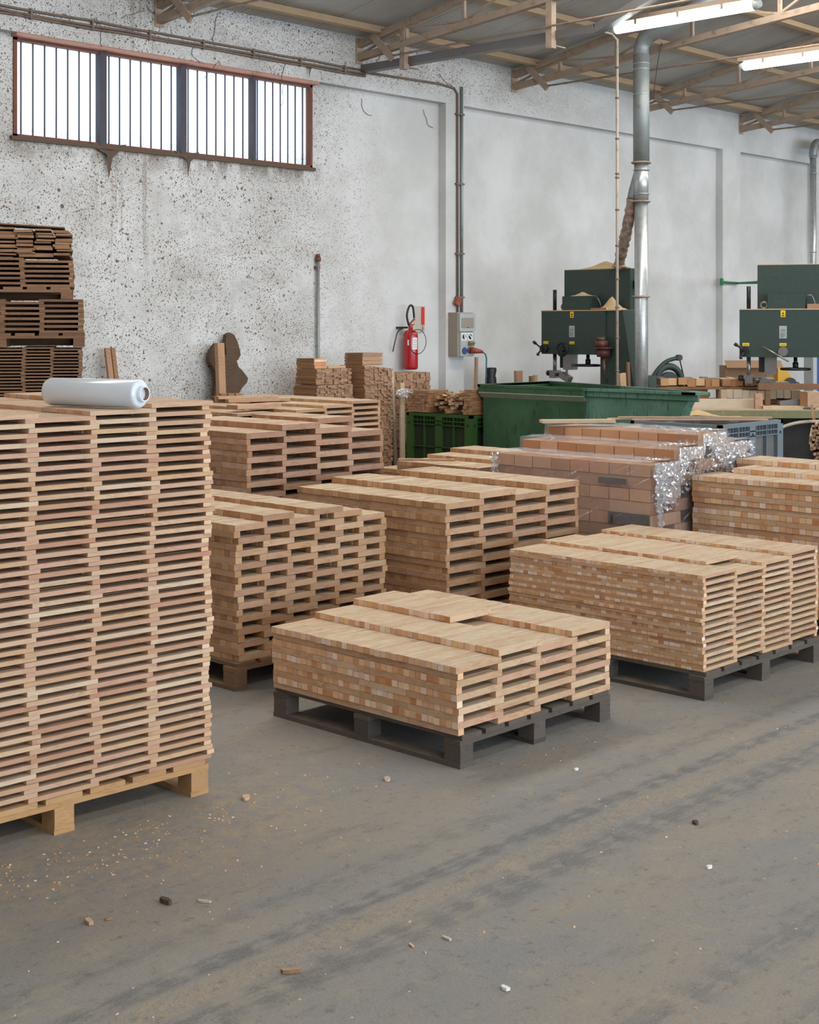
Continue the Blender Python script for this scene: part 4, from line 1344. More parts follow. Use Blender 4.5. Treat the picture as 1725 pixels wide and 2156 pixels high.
# ------------------------------------------------------------------ band saws
def band_saw(label, x, y, rz, rear):
    B = thing('band_saw', label, 'band saw', (x, y, 0), rz, 'green band saws')
    MB().prism([(0.82, 0.0), (1.34, 0.0), (1.31, 0.9), (1.12, 1.96), (0.88, 1.96), (0.86, 1.47), (0.82, 1.44)], 0.30, 'y', 0, 0.02).build('column', 'mgreen', B)
    MB().box(0.0, 0.0, 1.46, 0.90, 0.36, 1.955).build('arm_housing', 'mgreen', B)
    MB().box(-0.004, -0.004, 1.952, 1.10, 0.36, 1.962).build('dust_layer', 'sawdust', B)
    MB().box(0.17, 0.21, 1.96, 1.09, 0.35, 2.425).build('wheel_housing', 'mgreen', B)
    MB().box(0.17, 0.21, 2.425, 1.09, 0.35, 2.432).build('dust_layer', 'sawdust', B)
    MB().box(1.09, 0.30, 1.75, 1.115, 0.345, 2.43).build('door_edge', 'galv_old', B)
    MB().box(1.10, 0.26, 2.20, 1.15, 0.30, 2.29).build('latch', 'blackmetal', B)
    MB().box(0.285, 0.02, 1.962, 0.66, 0.20, 2.12).build('motor_box', 'mgreen', B)
    MB().torus((0.245, 0.10, 2.0), 0.032, 0.011, 'y', 16, 6).build('lifting_eye', 'steel', B)
    MB().tube(smooth_path([(0.64, 0.12, 2.08), (0.72, 0.1, 2.10), (0.76, 0.12, 2.0)]), 0.007, 6).build('cable', 'steel', B)
    MB().cyl((0.085, 0.14, 1.96), (0.085, 0.14, 2.20), 0.022, 12).build('guide_post', 'blackmetal', B)
    MB().cyl((0.085, 0.14, 1.22), (0.085, 0.14, 1.46), 0.022, 12).build('guide_post', 'steel', B)
    MB().box(0.19, 0.10, 1.30, 0.25, 0.2, 1.46).build('blade_guard', 'blackmetal', B)
    MB().box(0.25, 0.08, 1.28, 0.37, 0.2, 1.46).build('blade_guard', 'steel', B)
    g = MB()
    g.box(0.05, 0.08, 1.18, 0.13, 0.2, 1.27)
    g.cyl((0.13, 0.14, 1.22), (0.22, 0.14, 1.22), 0.020, 10)
    g.obox((0.275, 0.10, 1.195), (0.14, 0.08, 0.07), (0, 0.45, 0))
    g.build('blade_guide', 'steel', B)
    MB().cyl((-0.02, 0.14, 1.235), (0.03, 0.14, 1.235), 0.032, 14).build('guide_knob', 'black', B)
    MB().box(0.255, 0.12, 0.93, 0.262, 0.16, 1.30).build('blade', 'steel', B)
    ck = MB()
    ck.cyl((0.055, -0.05, 1.52), (0.055, 0.0, 1.52), 0.045, 16)
    ck.tube([(0.055, -0.06, 1.52), (-0.02, -0.09, 1.585)], 0.010, 8)
    ck.tube([(0.055, -0.06, 1.52), (0.02, -0.09, 1.46)], 0.010, 8)
    ck.cyl((-0.045, -0.09, 1.60), (-0.015, -0.09, 1.58), 0.018, 10)
    ck.cyl((0.02, -0.09, 1.472), (0.02, -0.09, 1.44), 0.016, 10)
    ck.build('crank_handle', 'black', B)
    hw = MB()
    if rear:
        hw.tube([(0.24, -0.08, 1.57), (0.50, -0.1, 1.42)], 0.010, 8)
        hw.cyl((0.44, -0.02, 1.52), (0.44, 0.0, 1.52), 0.05, 16)
        hw.build('lever', 'steel', B)
    else:
        hw.torus((0.35, -0.07, 1.515), 0.072, 0.013, 'y', 28, 8)
        for a in range(5):
            an = a * 2 * PI / 5
            hw.bar((0.35, -0.07, 1.515), (0.35 + 0.07 * math.cos(an), -0.07, 1.515 + 0.07 * math.sin(an)), 0.012, 0.012)
        hw.cyl((0.35, -0.09, 1.515), (0.35, 0.0, 1.515), 0.022, 12)
        hw.build('handwheel', 'blackmetal', B)
    h2 = MB()
    cx, cz = 0.56, 1.335
    h2.torus((cx, 0.14, cz), 0.145, 0.013, 'z', 36, 8)
    for a in range(5):
        an = a * 2 * PI / 5
        h2.bar((cx, 0.14, cz + 0.01), (cx + 0.14 * math.cos(an), 0.14 + 0.14 * math.sin(an), cz), 0.022, 0.01)
    h2.cyl((cx, 0.14, cz), (cx, 0.14, 1.46), 0.02, 12)
    h2.cyl((cx, 0.14, cz), (cx, 0.14, cz + 0.07), 0.03, 12)
    h2.build('tension_wheel', 'blackmetal', B)
    lx = 0.44
    pl = MB().box(lx - 0.024, -0.004, 1.875, lx + 0.024, 0.0, 1.945).build('warning_sticker', 'yellow', B)
    MB().prism([(lx - 0.01, 1.905), (lx, 1.933), (lx + 0.01, 1.905)], 0.001, 'y', 0, -0.0052).build('warning_mark', 'ink', pl)
    MB().box(lx - 0.012, -0.0052, 1.885, lx + 0.013, -0.004, 1.895).build('print_line', 'ink', pl)
    tp = MB().box(lx - 0.038, -0.004, 1.655, lx + 0.038, 0.0, 1.785).build('type_plate', 'plate', B)
    text('CE', 0.036, tp, (lx, -0.0045, 1.735), (PI / 2, 0, 0), 'ink')
    for q in range(4):
        MB().box(lx - 0.028, -0.0046, 1.668 + q * 0.012, lx + 0.006 + (q % 2) * 0.02, -0.004, 1.672 + q * 0.012).build('print_line', 'ink', tp)
    for a, b in ((lx - 0.035, lx + 0.035), (0.03, 0.10)):
        st_ = MB().box(a, -0.004, 1.575, b, 0.0, 1.607).build('warning_sticker', 'yellow', B)
        for q in range(3):
            MB().box(a + 0.012 + q * 0.018, -0.005, 1.585, a + 0.022 + q * 0.018, -0.004, 1.591).build('print_line', 'ink', st_)
    if not rear:
        MB().box(-0.05, -0.30, 0.885, 0.80, 0.60, 0.93).build('saw_table', 'tablegreen', B)
        MB().box(0.0, 0.0, 0.0, 0.82, 0.42, 0.885).build('lower_housing', 'darkbase', B)
        m_ = MB()
        ux = 0.92
        m_.cyl((ux, -0.06, 1.44), (ux, -0.06, 1.53), 0.075, 14)
        m_.cyl((ux, -0.06, 1.53), (ux, -0.06, 1.545), 0.11, 16)
        m_.cyl((ux - 0.03, -0.05, 1.545), (ux - 0.03, -0.05, 1.62), 0.075, 14)
        m_.cyl((ux - 0.04, -0.05, 1.62), (ux - 0.04, -0.05, 1.66), 0.05, 14)
        m_.build('extractor_cap', 'brownplastic', B)
        MB().tube([(ux, -0.06, 1.45), (ux + 0.01, -0.06, 1.33), (ux + 0.01, -0.05, 1.25), (ux + 0.04, -0.03, 1.16)], [0.02, 0.018, 0.008, 0.006], 8).build('hanging_pipe', 'brownplastic', B)
    return B

Bx, By = 12.97, 10.31
b1 = band_saw('dark green band saw standing right behind the green bin', Bx, By, -PI / 2, False)
p2 = frontal((1557 - 862) / 3007 * 14.9, 14.9)
rz_2 = YAW - PI / 2 - math.radians(17)
b2 = band_saw('dark green band saw standing behind the dusty saw table', p2.x, p2.y, rz_2, True)
def s1p(lx, ly): return Bx + ly, By - lx
def s2p(lx, ly):
    c_, s_ = math.cos(rz_2), math.sin(rz_2)
    return p2.x + lx * c_ - ly * s_, p2.y + lx * s_ + ly * c_

def heap(label, x, y, z, sx, sy, h, seed, rz=0, name='sawdust_heap', mat='sawdust'):
    r_ = random.Random(seed)
    n = 14
    V, F_ = [], []
    pk = (r_.uniform(-0.2, 0.2), r_.uniform(-0.1, 0.1))
    for i in range(n + 1):
        for j in range(n + 1):
            a, b = i / n * 2 - 1, j / n * 2 - 1
            e = max(0.0, 1 - max(abs(a), abs(b)) ** 1.5)
            hh = h * e * (max(0, 1 - math.hypot(a - pk[0], b - pk[1])) * 0.8 + 0.2) + (r_.uniform(0, 0.1) * h if e > 0 else 0)
            V.append((a * sx, b * sy, hh))
    for i in range(n):
        for j in range(n):
            F_.append((i * (n + 1) + j, (i + 1) * (n + 1) + j, (i + 1) * (n + 1) + j + 1, i * (n + 1) + j + 1))
    o_ = MB().add(V, F_, 0, True).build(name, mat, None, (x, y, z), (0, 0, rz))
    tag(o_, label, 'sawdust', None, 'stuff')
    return o_
x_, y_ = s1p(0.72, 0.28)
heap('heap of sawdust on top of the band saw behind the bin', x_, y_, 2.433, 0.34, 0.06, 0.085, 71, -PI / 2)
x_, y_ = s1p(0.52, 0.11)
heap('thin sawdust on the motor box of the nearer band saw', x_, y_, 2.121, 0.13, 0.08, 0.05, 72, -PI / 2)
x_, y_ = s1p(0.92, 0.11)
heap('sawdust heap beside the motor box of the nearer band saw', x_, y_, 1.963, 0.15, 0.09, 0.15, 73, -PI / 2)
x_, y_ = s1p(0.80, 0.04)
loose('flat wood scrap beside the motor box of the nearer band saw', x_, y_, 1.963, 0.22, 0.06, 0.022, -PI / 2, ('pile', 'fresh_end'))
x_, y_ = s2p(0.82, 0.08)
loose('pink-brown board lying on the arm of the farther band saw', x_, y_, 1.963, 0.28, 0.10, 0.05, rz_2, ('rose', 'rose_end'))
x_, y_ = s1p(0.92, -0.05)

# ------------------------------------------------------------------ extraction ducts
dc = thing('extraction_duct', 'big vertical galvanised duct with clamp rings', 'duct', (12.90, 8.88, 0))
MB().tube([(0, 0, 0.3), (0, 0, 3.13)], 0.073, 28).build('duct_tube', 'galv', dc)
MB().tube([(0, 0, 3.13), (0, 0, 3.54)], 0.078, 28).build('duct_tube', 'galv', dc)
MB().tube([(0, 0, 3.54), (0, 0, 4.72)], 0.088, 28).build('duct_tube', 'galv_old', dc)
MB().tube([(0, 0, 4.6), (0, 0, 4.80), (0.0, -0.04, 4.88), (0.0, -0.15, 4.94), (0, -1.25, 5.28)], [0.083, 0.083, 0.085, 0.095, 0.095], 24).build('duct_tube', 'galv_old', dc)
for z_, R_ in ((2.10, 0.092), (3.13, 0.097), (3.55, 0.105)):
    MB().torus((0, 0, z_), R_ - 0.006, 0.011, 'z', 28, 8).build('clamp_ring', 'steel_dusty', dc)
for z_ in (3.21, 3.47, 4.29, 4.56, 4.62):
    MB().torus((0, 0, z_), 0.086, 0.006, 'z', 28, 6).build('clamp_ring', 'galv', dc)
r_ = random.Random(77)
pts = [(0.0, 0.02, 3.46), (-0.01, 0.09, 3.24), (0.0, 0.15, 3.0), (0.05, 0.24, 2.78), (0.14, 0.36, 2.60), (0.25, 0.47, 2.45)]
sp_ = smooth_path(pts)
MB().tube(sp_[:9], 0.058, 18).build('branch_tube', 'galv_old', dc)
hs = thing('flexible_hose', 'crinkled clear plastic hose from the big duct down to the nearer band saw', 'hose', (12.90, 8.88, 0))
MB().tube(sp_[8:], [0.060 + r_.uniform(-0.008, 0.012) for _ in sp_[8:]], 18).build('hose_wall', 'hose', hs)
MB().tube([sp_[-1] + Vector((0, 0, 0.02)), sp_[-1] - Vector((0, 0, 0.01))], [0.07, 0.085], 16).build('hose_collar', 'shaving', hs)
tp_ = thing('thin_pipe', 'thin white ceiling pipe with couplings, beside the big duct', 'pipe', (12.40, 8.84, 0))
MB().tube([(0, 0, 1.0), (0, 0, 4.72)], 0.0155, 10).build('pipe', 'pvc', tp_)
for z_ in (1.3, 1.65, 1.97, 2.27, 2.62, 3.0, 3.34, 3.38, 3.75, 4.18, 4.5):
    MB().cyl((0, 0, z_), (0, 0, z_ + 0.018), 0.022, 10).build('coupling', 'cable', tp_)
MB().tube([(0, 0, 4.70), (0, 0, 4.80), (-0.05, 0.03, 4.86), (-0.35, 0.2, 4.92)], 0.013, 8).build('pipe_bend', 'pvc', tp_)
cb = MB().tube(smooth_path([(13.05, 8.72, 4.85), (13.02, 8.75, 4.62), (12.98, 8.77, 4.28), (13.02, 8.76, 4.21), (13.12, 8.7, 4.22)]), 0.0055, 6).build('hanging_cable', 'black')
tag(cb, 'black cable hanging from the roof beside the big duct', 'cable')

rd = thing('extraction_duct', 'shiny vertical duct with a bend at its top, far end of the wall', 'duct', (19.95, WP - 0.34, 0))
e_ = [(0, 0, 0.3), (0, 0, 4.36)]
MB().tube(e_, 0.048, 24).build('duct_tube', 'galv', rd)
MB().tube([(0.0, 0, 4.34)] + [(0.16 - 0.16 * math.cos(a), 0, 4.38 + 0.2 * math.sin(a)) for a in np.linspace(0.1, PI / 2, 8)] + [(0.9, 0, 4.60)], 0.06, 20).build('duct_elbow', 'galv_old', rd)
for z_ in (4.34, 4.1, 2.9):
    MB().torus((0, 0, z_), 0.052, 0.008, 'z', 24, 6).build('clamp_ring', 'galv', rd)

sp2 = thing('green_strap', 'green strap tied from the far pilaster to the farther band saw', 'strap', (18.0, WP, 0))
a_ = Vector((-0.12, -0.015, 2.41)); b_ = Vector((0.32, -0.03, 2.40))
end = Vector((*s2p(0.155, 0.45), 0)) - Vector((18.0, WP, 0)); end.z = 2.25
MB().tube([a_, (0.0, -0.03, 2.405), b_, end], 0.016, 8).build('strap_band', 'strap', sp2)
MB().obox(a_, (0.05, 0.03, 0.10)).build('strap_knot', 'strap', sp2)

# ------------------------------------------------------------------ things on the wall
ex = thing('fire_extinguisher', 'red fire extinguisher on the wall above the pinkish pile', 'fire extinguisher', (11.42, WV - 0.13, 1.30))
prof = [(0.0, 0.062), (0.01, 0.078), (0.03, 0.082), (0.37, 0.082), (0.40, 0.077), (0.425, 0.060), (0.44, 0.03), (0.46, 0.024)]
MB().tube([(0, 0, z_) for z_, r in prof], [r for z_, r in prof], 28).build('cylinder_body', 'red', ex)
v_ = MB()
v_.cyl((0, 0, 0.45), (0, 0, 0.50), 0.026, 14)
v_.bar((-0.02, 0, 0.50), (0.06, 0, 0.56), 0.02, 0.014)
v_.bar((-0.03, 0, 0.49), (0.05, 0, 0.50), 0.02, 0.012)
v_.build('valve', 'plugred', ex)
MB().tube(smooth_path([(-0.03, 0, 0.49), (-0.06, 0.0, 0.60), (-0.02, 0.0, 0.70), (0.03, 0, 0.70), (0.05, 0, 0.62), (0.055, 0, 0.57)]), 0.012, 8).build('hose', 'black', ex)
MB().torus((0.02, -0.088, 0.31), 0.135, 0.004, 'y', 32, 6).build('wire_loop', 'blackmetal', ex)
MB().tube(smooth_path([(-0.05, 0.06, 0.46), (-0.14, 0.06, 0.42), (-0.18, 0.07, 0.30), (-0.19, 0.09, 0.20)]), 0.006, 6).build('wire_tail', 'blackmetal', ex)
MB().box(-0.10, 0.06, 0.455, 0.02, 0.13, 0.475).build('wall_hook', 'blackmetal', ex)
def curved_label(R_, a0, a1, z0, z1, name, mat, parent):
    n = 8
    V = []
    for i in range(n + 1):
        a = a0 + (a1 - a0) * i / n
        V += [(R_ * math.cos(a), R_ * math.sin(a), z0), (R_ * math.cos(a), R_ * math.sin(a), z1)]
    return MB().add(V, [(2 * i, 2 * i + 2, 2 * i + 3, 2 * i + 1) for i in range(n)], 0, True).build(name, mat, parent)
lb = curved_label(0.0828, -PI / 2 - 0.55, -PI / 2 + 0.25, 0.225, 0.355, 'paper_label', 'whiteprint', ex)
for q in range(4):
    curved_label(0.0832, -PI / 2 - 0.45, -PI / 2 + 0.12, 0.25 + q * 0.024, 0.256 + q * 0.024, 'print_line', 'boxdust', lb)
curved_label(0.0828, -PI / 2 - 1.25, -PI / 2 - 0.95, 0.27, 0.33, 'paper_label', 'whiteprint', ex)
MB().torus((0, 0, 0.385), 0.0805, 0.0025, 'z', 28, 5).torus((0, 0, 0.05), 0.0825, 0.002, 'z', 28, 5).build('trim_band', 'plugred', ex)
ang = -PI / 2 + 0.55
for q in range(9):
    a0 = -PI / 2 + 0.42 + (q % 3) * 0.03
    curved_label(0.0832, a0, a0 + 0.30 + (q % 2) * 0.06, 0.150 + q * 0.022, 0.158 + q * 0.022 + (q % 2) * 0.004, 'print_mark', 'whiteprint', ex)

sg = thing('wall_sign', 'small wedge-shaped red and grey sign on the wall above the extinguisher', 'sign', (11.60, WV, 1.715))
MB().prism([(0.0, 0.0), (0.085, -0.031), (0.185, 0.0)], 0.29, 'z', 0, 0.0).build('sign_body', 'signwhite', sg)
fx, fy = 0.185 - 0.085, 0.031
L_ = math.hypot(fx, fy)
an = math.atan2(fy, fx)
fc = bpy.data.objects.new('sign_face', None)
fp = MB().box(0.015, -0.003, 0.08, L_ - 0.006, 0.0, 0.28).build('red_face', 'redsign', sg, (0.085, -0.031, 0), (0, 0, an))
MB().prism([(0.03, 0.02), (0.07, 0.02), (0.06, 0.07), (0.045, 0.06)], -0.002, 'y', 0, 0).build('pictogram', 'tablegreen', fp)
bpy.data.objects.remove(fc)

bx = thing('socket_box', 'grey industrial socket box with a hinged window, on the pilaster', 'electric box', (12.06, WP, 1.435))
MB().box(0.0, -0.14, 0.0, 0.27, 0.0, 0.50).build('housing', 'boxdust', bx)
MB().box(0.035, -0.155, 0.005, 0.275, -0.14, 0.275).build('socket_panel', 'boxgrey', bx)
fr_ = MB().box(0.015, -0.165, 0.285, 0.285, -0.14, 0.49).build('cover', 'boxgrey', bx)
MB().box(0.045, -0.169, 0.325, 0.25, -0.165, 0.44).build('cover_window', 'boxdust', fr_)
MB().box(0.13, -0.171, 0.328, 0.17, -0.169, 0.333).build('cover_catch', 'black', fr_)
for cx, cz in ((0.10, 0.225), (0.205, 0.225)):
    rr_ = MB().cyl((cx, -0.157, cz), (cx, -0.153, cz), 0.03, 18).build('rotary_switch', 'black', bx)
    MB().box(cx - 0.045, -0.156, cz - 0.045, cx + 0.045, -0.154, cz + 0.045).build('switch_plate', 'whiteprint', bx)
    MB().obox((cx, -0.163, cz), (0.05, 0.01, 0.016), (0, 0.8 if cx > 0.15 else 1.4, 0)).build('switch_knob', 'whiteprint', bx)
MB().box(0.06, -0.158, 0.12, 0.145, -0.154, 0.165).build('socket_flap', 'boxgrey', bx)
MB().obox((0.205, -0.172, 0.15), (0.085, 0.035, 0.04), (0.6, 0, 0)).build('socket_flap', 'tablegreen', bx)
MB().cyl((0.10, -0.17, 0.065), (0.10, -0.153, 0.065), 0.038, 18).build('blue_socket', 'socketblue', bx)
MB().cyl((0.19, -0.18, 0.07), (0.19, -0.153, 0.07), 0.038, 18).build('red_socket', 'plugred', bx)
pg = thing('power_plug', 'dusty red power plug with blue-green cable in the socket box', 'plug', (12.25, WP - 0.18, 1.505))
MB().tube([(0, 0, 0), (0.02, -0.05, -0.005), (0.09, -0.10, -0.02)], [0.036, 0.034, 0.016], 14).build('plug_body', 'plugred', pg)
MB().tube(smooth_path([(0.08, -0.095, -0.018), (0.13, -0.11, -0.06), (0.15, -0.10, -0.2), (0.155, -0.06, -0.8), (0.16, -0.03, -1.49)]), 0.008, 8).build('cable', 'bluecable', pg)

# ------------------------------------------------------------------ wood leaning on the wall
def to_x(px_, v):                     # where a sight line through an image column meets the plane y = v (layout only)
    t_ = (px_ - 862) / 3007
    return v * (0.7222 + 0.6917 * t_) / (0.6917 - 0.7222 * t_), v / (0.6917 - 0.7222 * t_)
def to_z(py_, Z): return 1.8 - (py_ - 683) * Z / 3007
vs_ = 10.86
outl = [(449, 752), (452, 742), (458, 731), (466, 722), (473, 730), (478, 752), (486, 746), (485, 722), (487, 705), (494, 700), (503, 704), (510, 718), (515, 738), (516, 748), (510, 758), (507, 760), (511, 773), (520, 782), (530, 797), (527, 806), (516, 818), (508, 832), (502, 845), (500, 930), (452, 930), (456, 845), (461, 810), (462, 785), (456, 770), (450, 762)]
pts2 = []
for a, b in outl:
    xx, Z = to_x(a, vs_)
    pts2.append((xx, max(0.02, to_z(b, Z)) if b < 900 else 0.02))
x00 = pts2[0][0]
sl = MB().prism([(a - x00, b) for a, b in pts2], 0.05, 'y', 0, -0.03).build('timber_slab', 'slab', None, (x00, 10.88, 0), (math.radians(-3.0), 0, 0))
tag(sl, 'dark irregular live-edge slab leaning against the speckled wall', 'wood slab')
def lean(label, px0, px1, top_py, v, th, mats, ry, rx=-0.05):
    xa, Z = to_x(px0, v); xb, _ = to_x(px1, v)
    H = to_z(top_py, Z)
    w_ = xb - xa
    o_ = put('leaning_board', MB().obox((0, 0, H / 2), (w_, th, H), (0, 0, 0)).mesh('leaning_board', mats), None, ((xa + xb) / 2, v, 0), (rx, ry, 0))
    o_.data.materials
    return tag(o_, label, 'board')
lean('narrow pale plank standing in front of the dark irregular slab', 468, 482, 722, 10.68, 0.05, 'tan', 0.0, -0.06)
lean('first of two thin boards leaning on the wall behind the film roll', 264, 274, 729, 10.72, 0.03, 'tan', -0.045, -0.14)
lean('second of two thin boards leaning on the wall behind the film roll', 276, 284, 729, 10.72, 0.03, 'pile', -0.045, -0.14)
lean('thin lath leaning by the socket box near the bin corner', 996, 1001, 752, 10.80, 0.02, 'tan', 0.06, -0.03)
lean('short plank end showing over the bin beneath the first saw arm', 1088, 1101, 781, 10.7, 0.04, 'tan', 0.0, -0.02)
lean('small stick end showing over the bin, darker than its neighbour', 1112, 1118, 792, 10.66, 0.03, 'pile', 0.05, -0.02)
lean('small pale stick end showing over the bin beside the blade', 1127, 1133, 790, 10.5, 0.03, 'fresh', 0.0, -0.02)
lean('pale offcut leaning against the column of the nearer band saw', 1315, 1327, 785, 8.82, 0.03, 'fresh', -0.08, 0.0)
lean('dark brown slat leaning behind the pale offcut by the nearer saw', 1329, 1334, 762, 8.86, 0.02, 'brown', -0.06, 0.0)
xa, Z = to_x(1034, 10.75)
mt = thing('spindle_motor', 'black motor standing against the wall behind the bin', 'motor', (xa, 10.75, 0))
MB().box(-0.12, -0.1, 0.0, 0.12, 0.1, 0.95).build('stand', 'darkbase', mt)
MB().tube([(0, 0, 0.95), (0, 0, 1.18), (0.0, 0, 1.20), (0.0, 0, 1.28), (0, 0, 1.30)], [0.075, 0.06, 0.05, 0.065, 0.055], 16).build('motor_body', 'black', mt)
MB().box(0.07, -0.05, 0.95, 0.16, 0.05, 1.08).build('terminal_box', 'black', mt)

# ------------------------------------------------------------------ saw table at the right, with what lies on it
tb = thing('saw_table', 'long sawdust-covered green work table before the farther band saw', 'table')
pt = frontal((1378 - 862) / 3007 * 14.4, 14.2)
tb.location = (pt.x, pt.y, 0)
tb.rotation_euler = (0, 0, YAW - PI / 2 + math.radians(-2))
TZ = 0.955
MB().box(0.3, 0.0, TZ - 0.085, 3.2, 0.36, TZ - 0.01).build('table_body', 'tablegreen', tb)
MB().box(-0.1, 0.0, TZ - 0.01, 3.2, 0.38, TZ).build('table_top', 'tabletop', tb)
MB().box(0.22, 0.38, TZ - 0.01, 1.45, 1.32, TZ).build('table_top', 'tabletop', tb)
MB().box(-0.25, 0.15, TZ - 0.18, 0.3, 0.55, TZ - 0.01).build('side_shelf', 'pile', tb)
for a in (0.45, 1.6, 2.6):
    MB().box(a, 0.06, 0.0, a + 0.4, 0.34, TZ - 0.085).build('pedestal', 'darkbase', tb)
MB().box(0.3, 0.16, 0.0, 3.1, 0.34, TZ - 0.1).build('lower_body', 'darkbase', tb)
MB().box(0.4, 1.0, 0.0, 1.4, 1.25, TZ - 0.01).build('rear_pedestal', 'darkbase', tb)
MB().tube(smooth_path([(0.6, -0.06, 0.45), (0.9, -0.08, 0.6), (1.2, -0.06, 0.78), (1.5, -0.02, 0.84), (2.0, 0.0, 0.82)]), 0.016, 8).build('cable_pipe', 'pvc', tb)
def on_tb(x, y, z=0.0):
    p = tb.matrix_basis @ Vector((x, y, 0))
    return p.x, p.y, TZ + z
rt = tb.rotation_euler[2]
x_, y_, z_ = on_tb(0.62, 0.30)
loose('long whitish plank with a crack lying on the saw table', x_, y_, z_, 0.80, 0.10, 0.09, rt - 0.02, ('chalk', 'rose_end'), 'plank', 'plank')
x_, y_, z_ = on_tb(0.35, 0.62)
loose('flat grey-brown plank behind the cracked one on the saw table', x_, y_, z_, 0.85, 0.14, 0.035, rt, ('pile', 'pile_end'), 'plank', 'plank')
x_, y_, z_ = on_tb(1.66, 0.13, 0.03)
loose('thick square timber block standing off the saw table', x_, y_, z_, 0.42, 0.16, 0.145, rt + 0.25, ('tan', 'tan_end'), 'timber_block', 'block')
x_, y_, z_ = on_tb(1.62, 0.13, 0.0)
loose('small wedge under the thick square timber block', x_, y_, z_, 0.2, 0.05, 0.028, rt + 1.2, ('fresh', 'fresh_end'), 'wedge', 'wedge')
x_, y_, z_ = on_tb(1.25, 0.12)
loose('thin pale slat lying near the table edge under the blade', x_, y_, z_, 0.4, 0.09, 0.03, rt + 0.05, ('fresh', 'fresh_end'), 'slat', 'board')
x_, y_, z_ = on_tb(1.02, 0.14)
loose('small pinkish stub standing next to the saw blade', x_, y_, z_, 0.075, 0.06, 0.15, rt, ('rose', 'rose_end'), 'stub', 'block')
# blade guard bar in front and the raised beam behind
bm_ = thing('raised_plank', 'long brown plank raised on two posts behind the thick timber block', 'plank')
x_, y_, z_ = on_tb(1.10, 0.30)
bm_.location = (x_, y_, TZ); bm_.rotation_euler = (0, 0, rt)
MB().obox((0.95, 0, 0.215), (2.0, 0.08, 0.06)).build('plank', 'brown', bm_)
MB().box(0.02, -0.025, 0.0, 0.07, 0.025, 0.186).build('post', 'brown', bm_)
MB().box(1.7, -0.04, 0.0, 1.8, 0.04, 0.186).build('post', 'brown', bm_)
x_, y_, z_ = on_tb(1.38, 0.21)
bl = MB().prism([(-0.13, 0), (0.10, 0), (0.10, 0.10), (-0.13, 0.07)], 0.10, 'y').build('blue_toolbox', 'channel', None, (x_, y_, z_), (0, 0, rt))
tag(bl, 'slate-blue metal fence block lying behind the saw blade', 'tool')
x_, y_, z_ = on_tb(2.05, 0.12)
o_ = MB().cyl((0, 0, 0), (0, 0, 0.16), 0.06, 18).build('paint_can', 'lightblue', None, (x_, y_, z_))
tag(o_, 'light blue can standing on the saw table by the thick block', 'can')
# plywood scraps with shavings jutting over the edge
for i, (a, b, c_, d, rr_, lab) in enumerate(((0.45, -0.18, 0.75, 0.32, 0.05, 'plywood scrap jutting over the near edge of the saw table, the larger'), (-0.06, -0.10, 0.42, 0.26, 0.3, 'smaller plywood scrap beside the larger one on the table edge'))):
    x_, y_, z_ = on_tb(a, b, -0.075 if i == 0 else -0.06)
    loose(lab, x_, y_, z_, c_, d, 0.012, rt + rr_, ('tabletop', 'pile'), 'plywood_scrap', 'board')
x_, y_, z_ = on_tb(0.36, -0.17, -0.061)
heap('curly wood shavings heaped on the larger plywood scrap', x_, y_, z_, 0.26, 0.11, 0.07, 81, rt, 'wood_shavings', 'shaving')
x_, y_, z_ = on_tb(0.45, 0.55, 0.0)
# white blocks with brown ones on top, to the side of the duct
wbk = thing('block_pile', 'pile of chalky white and brown square blocks at the table end by the duct', 'wood pile')
x_, y_, z_ = on_tb(0.16, 1.0)
wbk.location = (x_, y_, TZ + 0.005); wbk.rotation_euler = (0, 0, rt)
random.seed(91)
xx = 0.62
while xx < 1.42:
    w_ = random.uniform(0.06, 0.10)
    put('block', piece(0.3, round(w_, 2), 0.095, ('chalk', 'chalk')), wbk, (xx + w_ / 2, random.uniform(0.02, 0.05), 0.10), (0, random.uniform(-0.08, 0.08), PI / 2))
    xx += w_ + 0.004
for i in range(5):
    put('block', piece(0.55, 0.08, 0.04, ('pile', 'pile_end')), wbk, (0.25 + random.uniform(-0.02, 0.02), 0.02 + 0.03 * i, 0.022 + 0.035 * i), (0, 0, random.uniform(-0.06, 0.06)))
put('block', piece(1.4, 0.3, 0.045, ('pile', 'pile_end')), wbk, (0.72, 0.1, 0.024), (0, 0, 0))
xx = 0.0
while xx < 1.15:
    w_ = random.uniform(0.06, 0.10)
    put('block', piece(0.26, round(w_, 2), 0.075, ('brown', 'tan_end') if random.random() < 0.6 else ('tan', 'tan_end')), wbk, (xx + w_ / 2, 0.10 + random.uniform(-0.02, 0.02), 0.225 + random.uniform(-0.004, 0.004)), (0, random.uniform(-0.12, 0.12), PI / 2 + random.uniform(-0.1, 0.1)))
    xx += w_ + 0.006
put('block', piece(0.3, 0.20, 0.075, ('chalk', 'chalk')), wbk, (1.27, 0.1, 0.19), (0, 0, PI / 2 - 0.1))
put('block', piece(1.2, 0.28, 0.03, ('pile', 'pile_end')), wbk, (0.6, 0.12, 0.165), (0, 0, 0))

